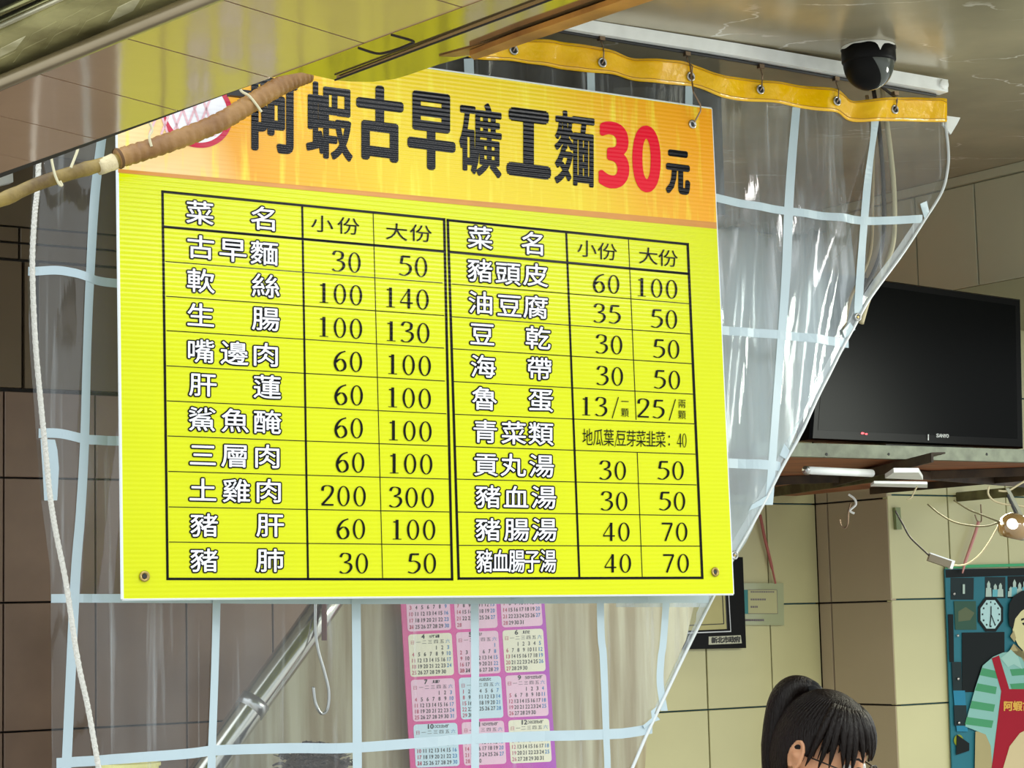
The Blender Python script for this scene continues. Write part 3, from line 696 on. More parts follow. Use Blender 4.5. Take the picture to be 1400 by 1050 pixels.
# serif figures drawn as a contrasted pen stroke
DG = {'2': [[(.07,.74),(.10,.93),(.26,1.0),(.43,.92),(.45,.72),(.34,.46),(.05,.05)]],
 '3': [[(.06,.80),(.13,.96),(.27,.99),(.41,.90),(.39,.66),(.20,.54)],[(.20,.54),(.42,.46),(.46,.24),(.32,.03),(.14,.01),(.03,.09)]],
 '4': [[(.36,.98),(.03,.30)]], '5': [[(.16,.96),(.11,.58)],[(.11,.58),(.30,.60),(.46,.46),(.44,.20),(.25,.01),(.04,.07)]],
 '6': [[(.47,.99),(.27,.88),(.12,.64),(.07,.34),(.15,.07),(.28,.0),(.43,.12),(.46,.34),(.37,.55),(.24,.57),(.10,.42)]],
 '7': [[(.47,.93),(.34,.5),(.20,.0)]], '/': [[(.36,1.05),(.10,-.1)]]}
BX = {'1': [(.21,0,.32,.98),(.10,0,.43,.035),(.12,.84,.22,.90)], '2': [(.03,.0,.49,.085)], '4': [(.02,.24,.50,.31),(.30,0,.40,.98)], '5': [(.15,.90,.46,.99)], '7': [(.05,.89,.49,.985)]}
def digit(m_, d, x, y, h, k, wx=1.3, proj=None, off=.0012):
    P_ = proj or SIGN.P
    def A_(gx, gy): 
        X = gx*h*wx; m_.v.append(P_(x+X, y-gy*h+k*X, off))
    def quad(p): 
        b = len(m_.v); [A_(*q_) for q_ in p]; m_.f.append((b,b+1,b+2,b+3))
    if d == '0':
        b = len(m_.v); n = 28
        for i in range(n):
            a = 2*math.pi*i/n; A_(.26+.235*math.cos(a), .49+.505*math.sin(a)); A_(.26+.145*math.cos(a), .49+.462*math.sin(a))
        for i in range(n): j = (i+1) % n; m_.f.append((b+2*i, b+2*j, b+2*j+1, b+2*i+1))
        return
    for q_ in BX.get(d, []): quad([(q_[0],q_[1]),(q_[2],q_[1]),(q_[2],q_[3]),(q_[0],q_[3])])
    for pth in DG.get(d, []):
        pts = smooth_path(pth, 6) if len(pth) > 2 else [tuple(lerp(np.array(pth[0]), np.array(pth[1]), i/4)) for i in range(5)]
        b = len(m_.v)
        for i, p in enumerate(pts):
            q0, q1 = pts[max(i-1,0)], pts[min(i+1,len(pts)-1)]; dx, dy = q1[0]-q0[0], q1[1]-q0[1]; L = math.hypot(dx,dy) or 1
            w = .017+.034*abs(dy)/L
            if d in '/': w = .02
            if d == '4': w = .02
            if d == '7': w = .04
            nx, ny = -dy/L*w, dx/L*w; A_(p[0]+nx, p[1]+ny); A_(p[0]-nx, p[1]-ny)
        m_.f += [(b+2*i, b+2*i+1, b+2*i+3, b+2*i+2) for i in range(len(pts)-1)]
def number(m_, s, cx, cy, h=27, adv=.80, k=None):
    k = lerp(.08, .0, (cy-350)/420) if k is None else k
    tot = adv*h*len(s); x0 = cx - tot/2 + .04*h
    for i, d in enumerate(s): 
        xx = x0+i*adv*h; T = MB(); digit(T, d, xx, cy+h/2+k*(xx-cx), h, k); T.obj('price_figure', M['black_print'], board, uvp=SIGN)
def pchar(ch, *a): T = MB(); put(T, ch, *a); T.obj('price_character', M['black_print'], board, uvp=SIGN)
T = MB()
for s in '''30 474 358|50 565 364|100 465 402|140 556 408|100 465 448|130 557 454|60 476 494|100 559 499|60 477 540|100 559 544|60 477 585|100 560 589|60 479 632|100 561 634|200 470 678|300 563 680|60 480 723|100 565 724|30 484 770|50 577 770|60 829 388|100 898 394|35 830 429|50 908 436|30 833 471|50 911 477|30 834 514|50 912 519|13/ 822 556|25/ 900 559|30 838 643|50 917 643|30 840 685|50 919 685|40 843 727|70 922 727|40 845 770|70 924 770'''.split('|'):
    d, x, y = s.split(); x = float(x); y = float(y); number(None, d, x, y, 27.5 if x < 620 else 25.5)
    if d == '13/': pchar('一', 854, 549, 11, 13, .04); pchar('顆', 854, 564, 11, 13, .04)
    if d == '25/': pchar('兩', 932, 552, 11, 13, .04); pchar('顆', 932, 567, 11, 13, .04)
for ch, x in zip('地瓜葉', (803,817.5,832)): pchar(ch, x, 597.5+.03*(x-803), 15, 25, .03)
for ch, x in zip('豆芽菜韭菜', (849,862.5,876,889.5,903)): pchar(ch, x, 599+.03*(x-849), 14.5, 24, .03)
pchar('：', 918, 601, 14, 22, .03)
for d_, x_, y_, h_, w_ in (('/',838.5,609,20,.9),('4',925,611.5,19,.72),('0',932,611.5,19,.66)):
    T = MB(); digit(T, d_, x_, y_, h_, .02, w_); T.obj('price_figure', M['black_print'], board, uvp=SIGN)
for ch, x, y in (('小',440,306),('份',476,309),('大',542,317),('份',575,319),('小',802,340),('份',830,344),('大',886,350),('份',913,353)): pchar(ch, x, y, 32 if x < 600 else 28, 25, .09)
for (x, y) in ((197,788),(977,782),(946,170)):
    p = SIGN.P(x, y, .0012)
    g = MB().lathe(p, SIGN.n, [(.0088,0),(.009,.0015),(.0075,.003),(.0052,.0025),(.0045,.0005),(.0001,.0004)], 18).obj('grommet', M['brass'] if y > 700 else M['steel'], board, smooth=True)
    MB().lathe(p, SIGN.n, [(.0001,.0012),(.0038,.0012),(.0042,.0004)], 12).obj('grommet_core', M['ink'], g)
hk = MB().tube([CURT.P(939,88,.01), SIGN.P(943,128,.012), SIGN.P(951,146,.016), SIGN.P(952,154,.014), SIGN.P(947,168,.006)], .0016, 6).obj('wire_hook', M['wire']); tag(hk, 'bent wire hook through the top right corner hole of the menu board', 'hook')
hk = MB().tube([CURT.P(196,-20,.03), SIGN.P(200,35,.012), SIGN.P(199,62,.012), SIGN.P(197,70,.002)], .0016, 6).obj('wire_hook', M['wire']); tag(hk, 'bent wire hook at the hidden top left corner of the menu board', 'hook')

# ------------------------------------------------------------ bamboo pole under the soffit edge
e0 = at_z(0,237,HS); e1 = at_z(372,106,HS); dE = (e1-e0).normalized(); nE = V((dE.y,-dE.x,0))
if nE.dot(CAM-e0) < 0: nE = -nE
EP = Plane(0,31.5,p0=SIGN.P(400,200,.10)); dE = EP.ux.copy(); nE = EP.n.copy()
m_bam = mat('bamboo', sr(150,128,62), .5, col2=sr(88,66,26), vscale=16, bump=.3, bscale=50)
m_wrap = mat('wrap_tape', sr(170,130,72), .5, col2=sr(122,84,42), vscale=10, bump=.35, bscale=40)
pole = thing('bamboo_pole', 'bent bamboo pole bound with tan tape hanging diagonally across the board title', 'pole', EP.P(160,215))
pth = smooth_path([(-60,292),(0,274),(50,252),(100,236),(150,222),(165,218)], 6)
MB().tube([EP.P(*p) for p in pth], [1.2*lerp(.0085,.0095,i/len(pth)) + (.0012 if i in (7,8,20) else 0) for i in range(len(pth))], 14).obj('cane', m_bam, pole, smooth=True)
pth = smooth_path([(160,217),(200,205),(250,188),(300,167),(340,143),(375,122),(400,109),(422,100)], 16)
R_ = [(.0158 + .0004*((i*5) % 3)) if i % 4 else .0146 for i in range(len(pth))]
MB().tube([EP.P(*p) for p in pth], R_, 18).obj('tape_wrap', m_wrap, pole, smooth=True)
MB().tube([EP.P(*p) for p in ((134,229),(140,227),(148,224),(156,221))], [.0125,.0132,.0130,.0138], 14).obj('white_binding', mat('binding', sr(205,190,150), .6, bump=.4, bscale=120), pole, smooth=True)
MB().lathe(EP.P(161,217), (EP.P(170,214)-EP.P(161,217)), [(.0168,-.001),(.0174,.001),(.0168,.004)], 18).obj('collar', mat('bark', sr(90,60,25), .7), pole, smooth=True)
m_str = mat('string', sr(205,198,165), .8)
for pts, lb in (([(64,190),(65,215),(70,240),(76,254),(80,256),(77,250)], 'thin pale string tied round the left bare end of the bamboo pole'),
            ([(107,178),(102,205),(96,222),(92,232)], 'short pale string loop left of the tape wrapped section'),
            ([(198,168),(203,180),(199,190),(202,203)], 'pale twisted string holding the wrapped pole below the soffit'),
            ([(320,118),(325,128),(335,134),(345,146),(352,156)], 'knotted white string at the upper part of the wrapped pole')):
    o = MB().tube([EP.P(x, y, .016) for x, y in smooth_path(pts, 4)], .0022, 6).obj('string', m_str); tag(o, lb, 'string')
o = MB().box(EP.P(340,125,-.02), dE*.028, nE*.006, V((0,0,.006))).obj('fixing_clip', M['black']); tag(o, 'small black clip under the soffit edge above the bamboo pole', 'clip')

# ------------------------------------------------------------ dark box added behind the curtain to darken the view above the board
dpl = Plane(0, 31.5, p0=CURT.P(800,80,-.22))
a = dpl.P(380,40); b = dpl.P(985,110); dd = dpl.n
mb = MB().slab([V((a.x,a.y,CZ-.30)),V((b.x,b.y,CZ-.30)),V((b.x,b.y,CZ)),V((a.x,a.y,CZ))], dd, .3)
o = mb.obj('dark_filler_box', mat('dark_filler', sr(38,34,26), .35, metal=.3, var=.3, bump=.2, bscale=12)); tag(o, 'dark flat sided box added under the ceiling behind the curtain top', 'dark_filler')

# ------------------------------------------------------------ dome camera on the ceiling
dc = at_z(1187,64,CZ); dmc = thing('dome_camera', 'black dome security camera with white paint drips on the ceiling', 'camera', V((dc.x,dc.y,CZ)))
R1 = .0545; m_cb = mat('dome_black', (.004,.004,.004), .45, spec=.12)
MB().lathe(dc, (0,0,-1), [(.0001,0),(R1*.9,0),(R1,.004),(R1*1.01,.030),(R1*.97,.034),(R1*.9,.036)], 40).obj('housing', m_cb, dmc, smooth=True)
prof = [(R1*.94*math.cos(a), .034 + R1*1.02*math.sin(a)) for a in [math.radians(x) for x in range(0,91,9)]]; prof[-1] = (.0005, prof[-1][1])
m_dome = mat('dome_glass', (.07,.08,.07), .08, spec=.5)
MB().lathe(dc, (0,0,-1), prof, 40).obj('dome', m_dome, dmc, smooth=True)
# opaque shutter cover on the left half of the dome
mb = MB(); nA = 16
for i, (r, h) in enumerate(prof):
    for q_ in range(nA+1):
        w = math.radians(lerp(95, 268+6*i, q_/nA)); mb.v.append(dc + V((math.cos(w)*(r+.001), math.sin(w)*(r+.001), -h-.0008)))
mb.f = [(i*(nA+1)+q_, i*(nA+1)+q_+1, (i+1)*(nA+1)+q_+1, (i+1)*(nA+1)+q_) for i in range(len(prof)-1) for q_ in range(nA)]
mb.obj('shutter', m_cb, dmc, smooth=True)
mb = MB(); n_ = 72
hts = [0.0055+.002*math.sin(i*.35)+.0012*math.sin(i*.8) for i in range(n_)]
for i, q_ in ((56,.003),(57,.013),(58,.004)): hts[i] += q_
for i in range(n_):
    w = 2*math.pi*i/n_; r = R1*1.03
    mb.v += [dc+V((math.cos(w)*r*.97, math.sin(w)*r*.97, -.0005)), dc+V((math.cos(w)*r, math.sin(w)*r, -max(.002,hts[i])))]
mb.f = [(2*i, 2*((i+1) % n_), 2*((i+1) % n_)+1, 2*i+1) for i in range(n_)]
mb.obj('paint_drips', mat('paint_white', (.85,.86,.82), .5), dmc)

# bracket and cables at the end of the track
br = CURT.P(1308,165,-.02)
o = MB().slab([CURT.P(x,y,-.02) for x,y in ((1298,155),(1322,158),(1318,166),(1309,181),(1298,168))], CURT.n, .004).obj('corner_bracket', M['white_plastic']); tag(o, 'small white triangular bracket at the right end of the yellow band', 'bracket')
SOFTC = [((1236,110),(1243,160),(1252,240),(1253,310),(1246,345),(1232,375),(1218,402),(1208,436)), ((1228,112),(1236,170),(1242,250),(1241,320),(1230,360),(1212,395),(1198,440)), ((1222,118),(1230,180),(1230,260),(1228,330),(1216,368),(1200,400),(1190,450))]
cc = [mat('cable_cream', sr(190,178,140), .5), mat('cable_dark', sr(50,42,34), .5), mat('cable_tan', sr(150,130,90), .5)]
for i, (pt, lb) in enumerate(zip(SOFTC, ('cream cable outermost in the bundle behind the curtain right edge','dark cable in the middle of the bundle behind the curtain edge','tan cable innermost in the bundle behind the curtain edge'))):
    o = MB().tube([CURT.P(x, y, -.07-.008*i) for x, y in smooth_path(pt, 6)], .0055-.0008*i, 8).obj('cable', cc[i], smooth=True); tag(o, lb, 'cable')
o = MB().tube([CURT.P(x, y, -.03) for x, y in ((1215,112),(1226,120),(1236,128),(1242,136))], .003, 6).obj('cable', cc[1]); tag(o, 'short black cable stub just right of the dome camera', 'cable')

# ------------------------------------------------------------ loft shelf and television
SH = Plane(4.3, 31.5)
zS = SH.P(1250, 628).z; m_edge = mat('edge_metal', sr(112,118,100), .5, metal=.3, var=.2, vscale=25, col2=sr(84,88,74))
def shW(u, w, z): p = SH.p0 + SH.ux*u - V((SH.n.x,SH.n.y,0)).normalized()*w; return V((p.x,p.y,z))
u0 = SH.uv(SH.P(1035,620))[0]; u1 = SH.uv(SH.P(1400,620))[0]+.35
zT = SH.P(1250,610).z
shelf = thing('loft_shelf', 'brown plywood loft shelf with grey metal front edge carrying the television', 'shelf', shW((u0+u1)/2,.5,zS))
dep = 1.30
MB().box8([shW(u,w,z) for z in (zS,zT) for w in (0,.02) for u in (u0,u1)]).obj('front_edge', m_edge, shelf)
for x in (1130,1215,1349): MB().lathe(SH.P(x,621-(1250-x)*-.0,.0005), SH.n, [(.0001,.001),(.003,.001),(.0035,0)], 8).obj('screw', M['ink'], shelf)
m_ply = mat('plywood', sr(150,84,40), .6, col2=sr(110,58,24), vscale=6, stretch=(1,4,1))
for k_ in range(3): MB().box8([shW(u,w,z) for z in (zS+.004,zS+.018) for w in (.02+dep/3*k_,.02+dep/3*(k_+1)-.004) for u in (u0,u1)]).obj('plywood_board', m_ply, shelf)
m_ang = mat('angle_iron', sr(112,108,72), .55, metal=.3, col2=sr(76,70,44), vscale=20)
m_ang_d = mat('angle_iron_dark', sr(70,54,34), .6, col2=sr(40,30,18), vscale=20)
def bar(pa_, pb_, w, h, z, m_, nm, par):
    a = at_z(*pa_, z); b = at_z(*pb_, z); d = (b-a).normalized(); s = V((d.y,-d.x,0))
    mb = MB(); mb.box((a+b)/2+V((0,0,h/2)), (b-a)/2, s*w*.08, V((0,0,h/2))); mb.box((a+b)/2+V((0,0,h)) - s*(w/2), (b-a)/2, s*w/2, V((0,0,w*.06)))
    return mb.obj(nm, m_, par)
bar((1020,712),(1420,676), .03, .026, zS-.028, m_ang, 'angle_bar', shelf)
bar((1030,683),(1225,655), .03, .024, zS-.028, m_ang, 'angle_bar', shelf)
bar((1140,665),(1275,632), .03, .02, zS-.024, m_ang_d, 'angle_bar', shelf)
bar((1255,655),(1420,668), .03, .02, zS-.020, m_ang_d, 'angle_bar', shelf)
bar((1030,664),(1420,650), .03, .02, zS-.018, m_ang_d, 'angle_bar', shelf)
bar((1190,676),(1430,655), .03, .018, zS-.016, m_ang_d, 'angle_bar', shelf)
# fluorescent tube and fitting lying under the boards
ft = thing('fluorescent_tube', 'white fluorescent tube left of the fitting under the loft shelf', 'lamp', at_z(1140,645,zS-.042))
MB().tube([at_z(1104,643,zS-.042), at_z(1192,647,zS-.042)], .0085, 12).obj('glass_tube', M['white_plastic'], ft, smooth=True)
MB().tube([at_z(1101,643,zS-.042), at_z(1106,643.2,zS-.042)], .0095, 12).obj('end_cap', M['steel'], ft, smooth=True)
fx = thing('lamp_fitting', 'white sheet metal lamp fitting under the loft shelf right of the tube', 'lamp', at_z(1240,655,zS-.02))
MB().slab([at_z(x,y,zS-.045) for x,y in ((1210,654),(1262,656),(1256,646),(1222,646))], V((0,0,-1)), .01).obj('housing', M['white_plastic'], fx)
MB().slab([at_z(x,y,zS-.049) for x,y in ((1190,665),(1268,667),(1268,662),(1195,661))], V((0,0,-1)), .006).obj('reflector', M['white_plastic'], fx)
tv_pl = Plane(4.42, 33)
tv = thing('television', 'black flat screen television standing on the metal edged loft shelf', 'television', V((tv_pl.P(1260,608).x, tv_pl.P(1260,608).y, zT)))
tc4 = [(1108,601),(1401,613),(1397,409),(1125,371)]
m_tv = mat('tv_black', (.002,.002,.002), .3, spec=.08); m_scr = mat('tv_screen', (.0012,.0015,.0015), .25, spec=.05)
MB().bslab([tv_pl.P(*p) for p in tc4], tv_pl.n, .05, .006).obj('bezel', m_tv, tv)
tcs = [(1118,588),(1391,600),(1388,418),(1134,382)]
MB().slab([tv_pl.P(*p,.0008) for p in tcs], tv_pl.n, .002).obj('screen', m_scr, tv)
def ellipse_px(P_, x, y, rx, ry, off, n=12, m_=None):
    m = m_ or MB(); b = len(m.v); 
    for i in range(n): a = 2*math.pi*i/n; m.v.append(P_(x+rx*math.cos(a), y+ry*math.sin(a), off))
    m.f.append(tuple(range(b+n-1, b-1, -1))); return m
m = ellipse_px(tv_pl.P, 1178.5,592.5,2.2,1.4,.0022); ellipse_px(tv_pl.P,1183.5,593.5,1.8,1.2,.0022,m_=m)
m.obj('standby_light', mat('led', (.8,.02,.02), .4, emit=(1,.05,.08,2.5)), tv)
T = MB()
for ch, x in zip('SANYO', (1281,1284.6,1288,1291.2,1294.5)): put(T, ch, x, 595.5+(x-1281)*.05, 3.3, 4.6, .04, fit=True, r=.3, n=4, off=.0022, proj=tv_pl.P)
T.obj('maker_lettering', mat('logo_grey', (.45,.47,.45), .3), tv)
m = MB(); 
for x0,y0,x1,y1 in ((1267.6,594,1269,602),(1267.8,595,1269,598)): 
    b = len(m.v); [m.v.append(tv_pl.P(x,y,.0023)) for x,y in ((x0,y1),(x1,y1),(x1,y0),(x0,y0))]; m.f.append((b,b+1,b+2,b+3))
m.obj('indicator_mark', mat('mark_white', (.8,.8,.8), .4), tv)
bt = tv_pl.P(1255,606,-.03)
MB().box(V((bt.x,bt.y,zT+.006)), tv_pl.ux*.14, tv_pl.n*.07, V((0,0,.006))).obj('stand', m_tv, tv)

# ------------------------------------------------------------ things on and before the right wall
def wq(pl, pts, off, th, nm, m_, par=None): return MB().slab([pl.P(x,y,off) for x,y in pts], pl.n, th).obj(nm, m_, par)
# framed certificate
fr = thing('certificate_frame', 'black framed certificate partly hidden behind the lower right corner of the board', 'frame', WALL.P(950,888,.01))
m_fr = mat('frame_black', (.004,.004,.004), .45, spec=.12)
wq(WALL, ((872,889),(1013.5,886),(1009,762),(872,764)), .022, .02, 'moulding', m_fr, fr)
wq(WALL, ((890,868),(992.5,864),(988,782),(888,784)), .0235, .002, 'silver_line', M['steel'], fr)
wq(WALL, ((892,866.5),(991.3,862.6),(986.8,783.5),(890,785.5)), .0242, .002, 'inner_rim', m_fr, fr)
wq(WALL, ((895,864),(987,860),(983,786),(893,788)), .0248, .002, 'certificate', mat('parchment', sr(185,178,120), .6, var=.1), fr)
T = MB()
for a, b in (((897,857),(982,853)),((982,853),(979,788)),((986.5,860),(983,786))):
    dx, dy = b[0]-a[0], b[1]-a[1]; L = math.hypot(dx,dy); nx, ny = -dy/L*.6, dx/L*.6; q0 = len(T.v)
    for X, Y in ((a[0]+nx,a[1]+ny),(b[0]+nx,b[1]+ny),(b[0]-nx,b[1]-ny),(a[0]-nx,a[1]-ny)): T.v.append(WALL.P(X,Y,.0254))
    T.f.append((q0,q0+1,q0+2,q0+3))
T.obj('border_line', M['ink'], fr)
wq(WALL, ((962,881.5),(1007,879.5),(1005.5,868.5),(962,870.5)), .0235, .002, 'name_plate', mat('plate_grey', sr(188,188,165), .5), fr)
T = MB()
for ch, x in zip('新北市政府', (969.5,977.5,985.5,993.5,1001)): put(T, ch, x, 875.4-(x-965)*.035, 8.6, 8.8, -.03, r=.45, n=6, off=.0240, proj=WALL.P)
T.obj('plate_lettering', M['ink'], fr)
# licence card hanging on a pink cord
cdp = thing('licence_card', 'clear sleeve licence card hung beside the black certificate frame', 'card', WALL.P(1040,855,.012))
m_slv = mat('sleeve', sr(165,172,135), .15, spec=.7, var=.05)
wq(WALL, ((1011,854.5),(1068.5,855),(1067.5,797.5),(1010,797.5)), .012, .003, 'sleeve', m_slv, cdp)
wq(WALL, ((1013,839.5),(1021,839.5),(1020,806.5),(1012,806.5)), .0130, .0008, 'teal_stripe', mat('teal', sr(30,120,120), .4), cdp)
wq(WALL, ((1019,839),(1059,839),(1057.8,806.5),(1018.5,806.5)), .0134, .0008, 'card_face', mat('card', sr(176,174,128), .5), cdp)
T = MB()
def bars(T, pl, rows, off):
    for x0, x1, y, h in rows:
        x = x0
        while x < x1:
            w = random.uniform(1.4,2.4); b = len(T.v); [T.v.append(pl.P(X,Y,off)) for X,Y in ((x,y+h),(x+w,y+h),(x+w,y),(x,y))]; T.f.append((b,b+1,b+2,b+3)); x += w+.6
bars(T, WALL, [(1022,1053,808.5,1.8),(1022,1042,818.5,2.4),(1022,1030,828.5,2.6),(1013,1040,846.5,2.8)], .0140)
T.obj('small_print', M['ink_soft'], cdp)['kind'] = 'stuff'
T = MB()
for a,b in (((1019,806.5),(1058,806.5)),((1058,806.5),(1059,839)),((1059,839),(1019,839))):
    T.tube([WALL.P(*a,.0137), WALL.P(*b,.0137)], .0006, 4)
T.obj('card_rim', M['ink_soft'], cdp)
m_pink = mat('pink_cord', sr(165,90,80), .6)
o = MB().tube([WALL.P(x,y,.014) for x,y in smooth_path([(1035,704),(1041,735),(1046,755),(1052,780),(1056,798)],5)], [.0045]*15+[.003]*6, 8).obj('pink_ribbon', m_pink); tag(o, 'reddish ribbon hanging down to the licence card', 'ribbon')
# hook under the bar, small steel bracket on pillar
o = MB().tube([at_d(x,y,5.3) for x,y in smooth_path([(1163,688),(1160,700),(1159,716),(1155,722),(1150,718),(1148,710)],5)], .0022, 6).obj('wire_hook', M['wire']); tag(o, 'thin dark wire hook hanging before the taupe tiled pillar side', 'hook')
o = MB().tube([at_d(x,y,5.2) for x,y in smooth_path([(1160,676),(1168,682),(1170,690),(1162,698),(1168,702)],5)], .003, 6).obj('zip_tie', M['white_plastic']); tag(o, 'pale zip tie around the lower angle bar of the loft shelf', 'tie')
wq(FRONT, ((1222,724),(1229,724),(1227,694),(1220,694)), .012, .01, 'wall_bracket', mat('bracket_green', sr(120,132,88), .5)).update_tag()
o = bpy.data.objects['wall_bracket']; tag(o, 'small greenish bracket at the top of the pillar corner', 'bracket')

# pendant lamp at right edge with wiring and adapter
PD = 4.7
def PP(x, y): return at_d(x, y, PD)
lamp = thing('pendant_lamp', 'bronze glass pendant lamp at the right edge under the loft shelf', 'lamp', PP(1386,735))
c = PP(1386,722); s_ = PD/FPX
m_lg = mat('lamp_glass', sr(150,118,70), .12, spec=.9, coat=1, col2=sr(110,84,44), vscale=4)
MB().lathe(c, (0.25,-.1,1), [(.0001,-.024),(16*s_,-.023),(20*s_,-.014),(22*s_,.0),(20*s_,.016),(14*s_,.026),(8*s_,.032),(.0001,.034)], 28).obj('glass_bowl', m_lg, lamp, smooth=True)
MB().tube([PP(1391,706),PP(1383,688),PP(1378,676)], .004, 8).obj('stem', M['ink'], lamp)
MB().box((PP(1396,705)+PP(1382,676))/2, (PP(1404,722)-PP(1380,676))/2, V((.004,0,0)), V((0,.003,0))).obj('arm', mat('arm_grey', sr(150,150,130), .5), lamp)
MB().lathe(c+V((-.01,-.033,.008)), (0,-1,.3), [(.0001,.002),(.011,.002),(.013,0)], 14).obj('bulb', mat('bulb_white', (.9,.9,.8), .3, emit=(1,.97,.85,1.2)), lamp, smooth=True)
def cab(pts, r, m_, lb, d=PD, nm='cable'):
    o = MB().tube([at_d(x,y,d) for x,y in smooth_path(pts, 7)], r, 7).obj(nm, m_, smooth=True); tag(o, lb, 'cable'); return o
m_ol = mat('cable_olive', sr(96,88,52), .5); m_cr = cc[0]
cab([(1224,698),(1235,718),(1244,734),(1258,748),(1271,760)], .0021, cc[1], 'black cable dropping to the left side of the small adapter box')
cab([(1268,689),(1285,703),(1305,714),(1330,719),(1350,719),(1366,714)], .0019, m_ol, 'long olive cable sagging to the pendant lamp from the left')
cab([(1304,684),(1325,697),(1345,705),(1365,713)], .0019, m_ol, 'upper thin olive cable running to the pendant lamp')
cab([(1303,773),(1320,772),(1338,760),(1352,742),(1366,717)], .0021, m_cr, 'cream cable rising from the adapter box to the pendant lamp')
cab([(1352,665),(1351,675),(1358,684),(1372,689),(1390,691),(1406,694)], .0023, m_cr, 'pale looped cable above the pendant lamp')
cab([(1406,655),(1392,663),(1378,671),(1365,671)], .0023, m_cr, 'short pale cable at the right edge just under the shelf')
cab([(1254,665),(1250,672),(1246,680),(1240,683)], .0019, m_cr, 'short pale wire hanging from the lamp fitting', 5.0)
ad = thing('adapter_box', 'small white inline adapter box hanging on cables before the tiles', 'adapter', PP(1285,770))
ax = (PP(1302,772.5)-PP(1270,761.5))/2
MB().box(PP(1285.5,767), ax, V((0,.010,0)), ax.cross(V((0,1,0))).normalized()*.0085).obj('case', mat('adapter_dark', sr(120,110,88), .5), ad)
MB().box(PP(1286.5,761.8), ax*.98, V((0,.0102,0)), ax.cross(V((0,1,0))).normalized()*.0014).obj('lid', M['white_plastic'], ad)
MB().box(PP(1301,772), ax*.12, V((0,.0105,0)), ax.cross(V((0,1,0))).normalized()*.0095).obj('end_plug', M['white_plastic'], ad)
o = MB().tube([FRONT.P(x,y,.02) for x,y in ((1331,714),(1327,728),(1320,748),(1313,768),(1309,784))], [.0048]*4+[.002], 8).obj('pink_strap', mat('pink_strap', sr(205,140,135), .5)); tag(o, 'pink strap hanging slantwise above the poster', 'strap')
o = MB().tube([FRONT.P(x,y,.02) for x,y in smooth_path([(1334,690),(1335,708),(1334,714),(1329,712),(1326,704)],4)], .0022, 6).obj('wire_hook', M['wire']); tag(o, 'thin hook holding the pink strap above the poster', 'hook')

# ------------------------------------------------------------ poster
def hexm(nm, r, g, b, rough=.4): return mat(nm, sr(r,g,b), rough, spec=.12)
pos = thing('photo_poster', 'laminated photo poster of a person in red apron and green striped shirt', 'poster', FRONT.P(1350,1060,.008))
layer = [0]
def pl(pts, m_, nm='print_area', lv=None, smooth=False):
    layer[0] += 1; p = smooth_path(pts+[pts[0]], 4)[:-1] if smooth else pts
    o = MB(); o.slab([FRONT.P(x,y,.010+.00012*layer[0]) for x,y in p], FRONT.n, .0001); return o.obj(nm, m_, pos)
wq(FRONT, ((1303,1180),(1500,1180),(1500,776),(1288.5,778)), .010, .004, 'backing', hexm('poster_teal',44,108,122), pos)
pl([(1289,777.5),(1500,771),(1500,768),(1289,773)], hexm('poster_rim',70,160,110), 'edge_tape')
bk = hexm('poster_black',16,22,22); dk = hexm('poster_dark',30,44,46); lt = hexm('poster_cyan',98,170,180); skn = hexm('poster_skin',206,200,150); skn2 = hexm('poster_skin_shade',160,150,108)
pl([(1289.5,790),(1500,784),(1500,774),(1289,779)], bk)
pl([(1296,820),(1327.5,820),(1328,790),(1296,790)], dk, 'snapshot')
pl([(1343,818),(1371,818),(1371,789),(1343,789)], dk, 'snapshot')
pl([(1374,818),(1420,818),(1420,787),(1374,788)], bk, 'snapshot')
ppl = hexm('poster_folk',170,190,180)
for x, h in ((1348,22),(1357,18),(1364,19),(1378,14),(1383,24),(1390,20),(1397,24)): 
    pl([(x-4,816),(x+4,816),(x+3.5,816-h*.55),(x-3.5,816-h*.55)], lt if x % 2 else ppl, 'figure'); pl([(x-2,816-h*.55),(x+2,816-h*.55),(x+2.2,816-h*.8),(x,816-h),(x-2.2,816-h*.8)], ppl, 'figure')
pl([(1312,812),(1315,812),(1315,799),(1312,799)], ppl, 'figure')
pl([(1302,861),(1331,861),(1330,822),(1300,822)], hexm('poster_green',52,84,70), 'snapshot')
pl([(1306,850),(1322,848),(1328,838),(1316,830),(1306,836)], hexm('poster_green2',90,100,74), 'figure')
pl([(1294,905),(1300,905),(1299,840),(1292,840)], bk)
pl([(1311,946),(1348,946),(1345,905),(1369,894),(1369,864),(1311,865)], hexm('poster_panel',12,20,20), 'dark_panel')
oc = lambda r, ry: [(1350+r*math.cos(math.radians(22.5+45*i)), 840+ry*math.sin(math.radians(22.5+45*i))) for i in range(8)]
pl(oc(18.5,25.5), bk, 'clock_case'); pl(oc(15,21), hexm('clock_face',170,205,205), 'clock_face')
for i in range(12):
    a = math.radians(30*i); x, y = 1350+11.5*math.sin(a), 840-16.5*math.cos(a); pl([(x-.9,y+1.2),(x+.9,y+1.2),(x+.9,y-1.2),(x-.9,y-1.2)], dk, 'hour_mark')
for (x, y) in ((1348.5,857),(1355,853),(1350,829)): pl([(1349.4,840),(1350.6,840.2),(x+.6,y),(x-.6,y)], bk, 'clock_hand')
pl([(1296,905),(1309,905),(1310,944),(1298,944)], dk); pl([(1298,944),(1314,944),(1318,1000),(1303,1000)], hexm('poster_blue',40,120,150))
pl([(1299,964),(1316,964),(1317,992),(1300,992)], dk); pl([(1303,1004),(1320,1016),(1320,1026),(1302,1032)], bk); ellipse_px(FRONT.P,1306,1012,6.5,8,.0135,14).obj('fruit_shape', hexm('poster_lime',130,140,40), pos)
layer[0] += 6
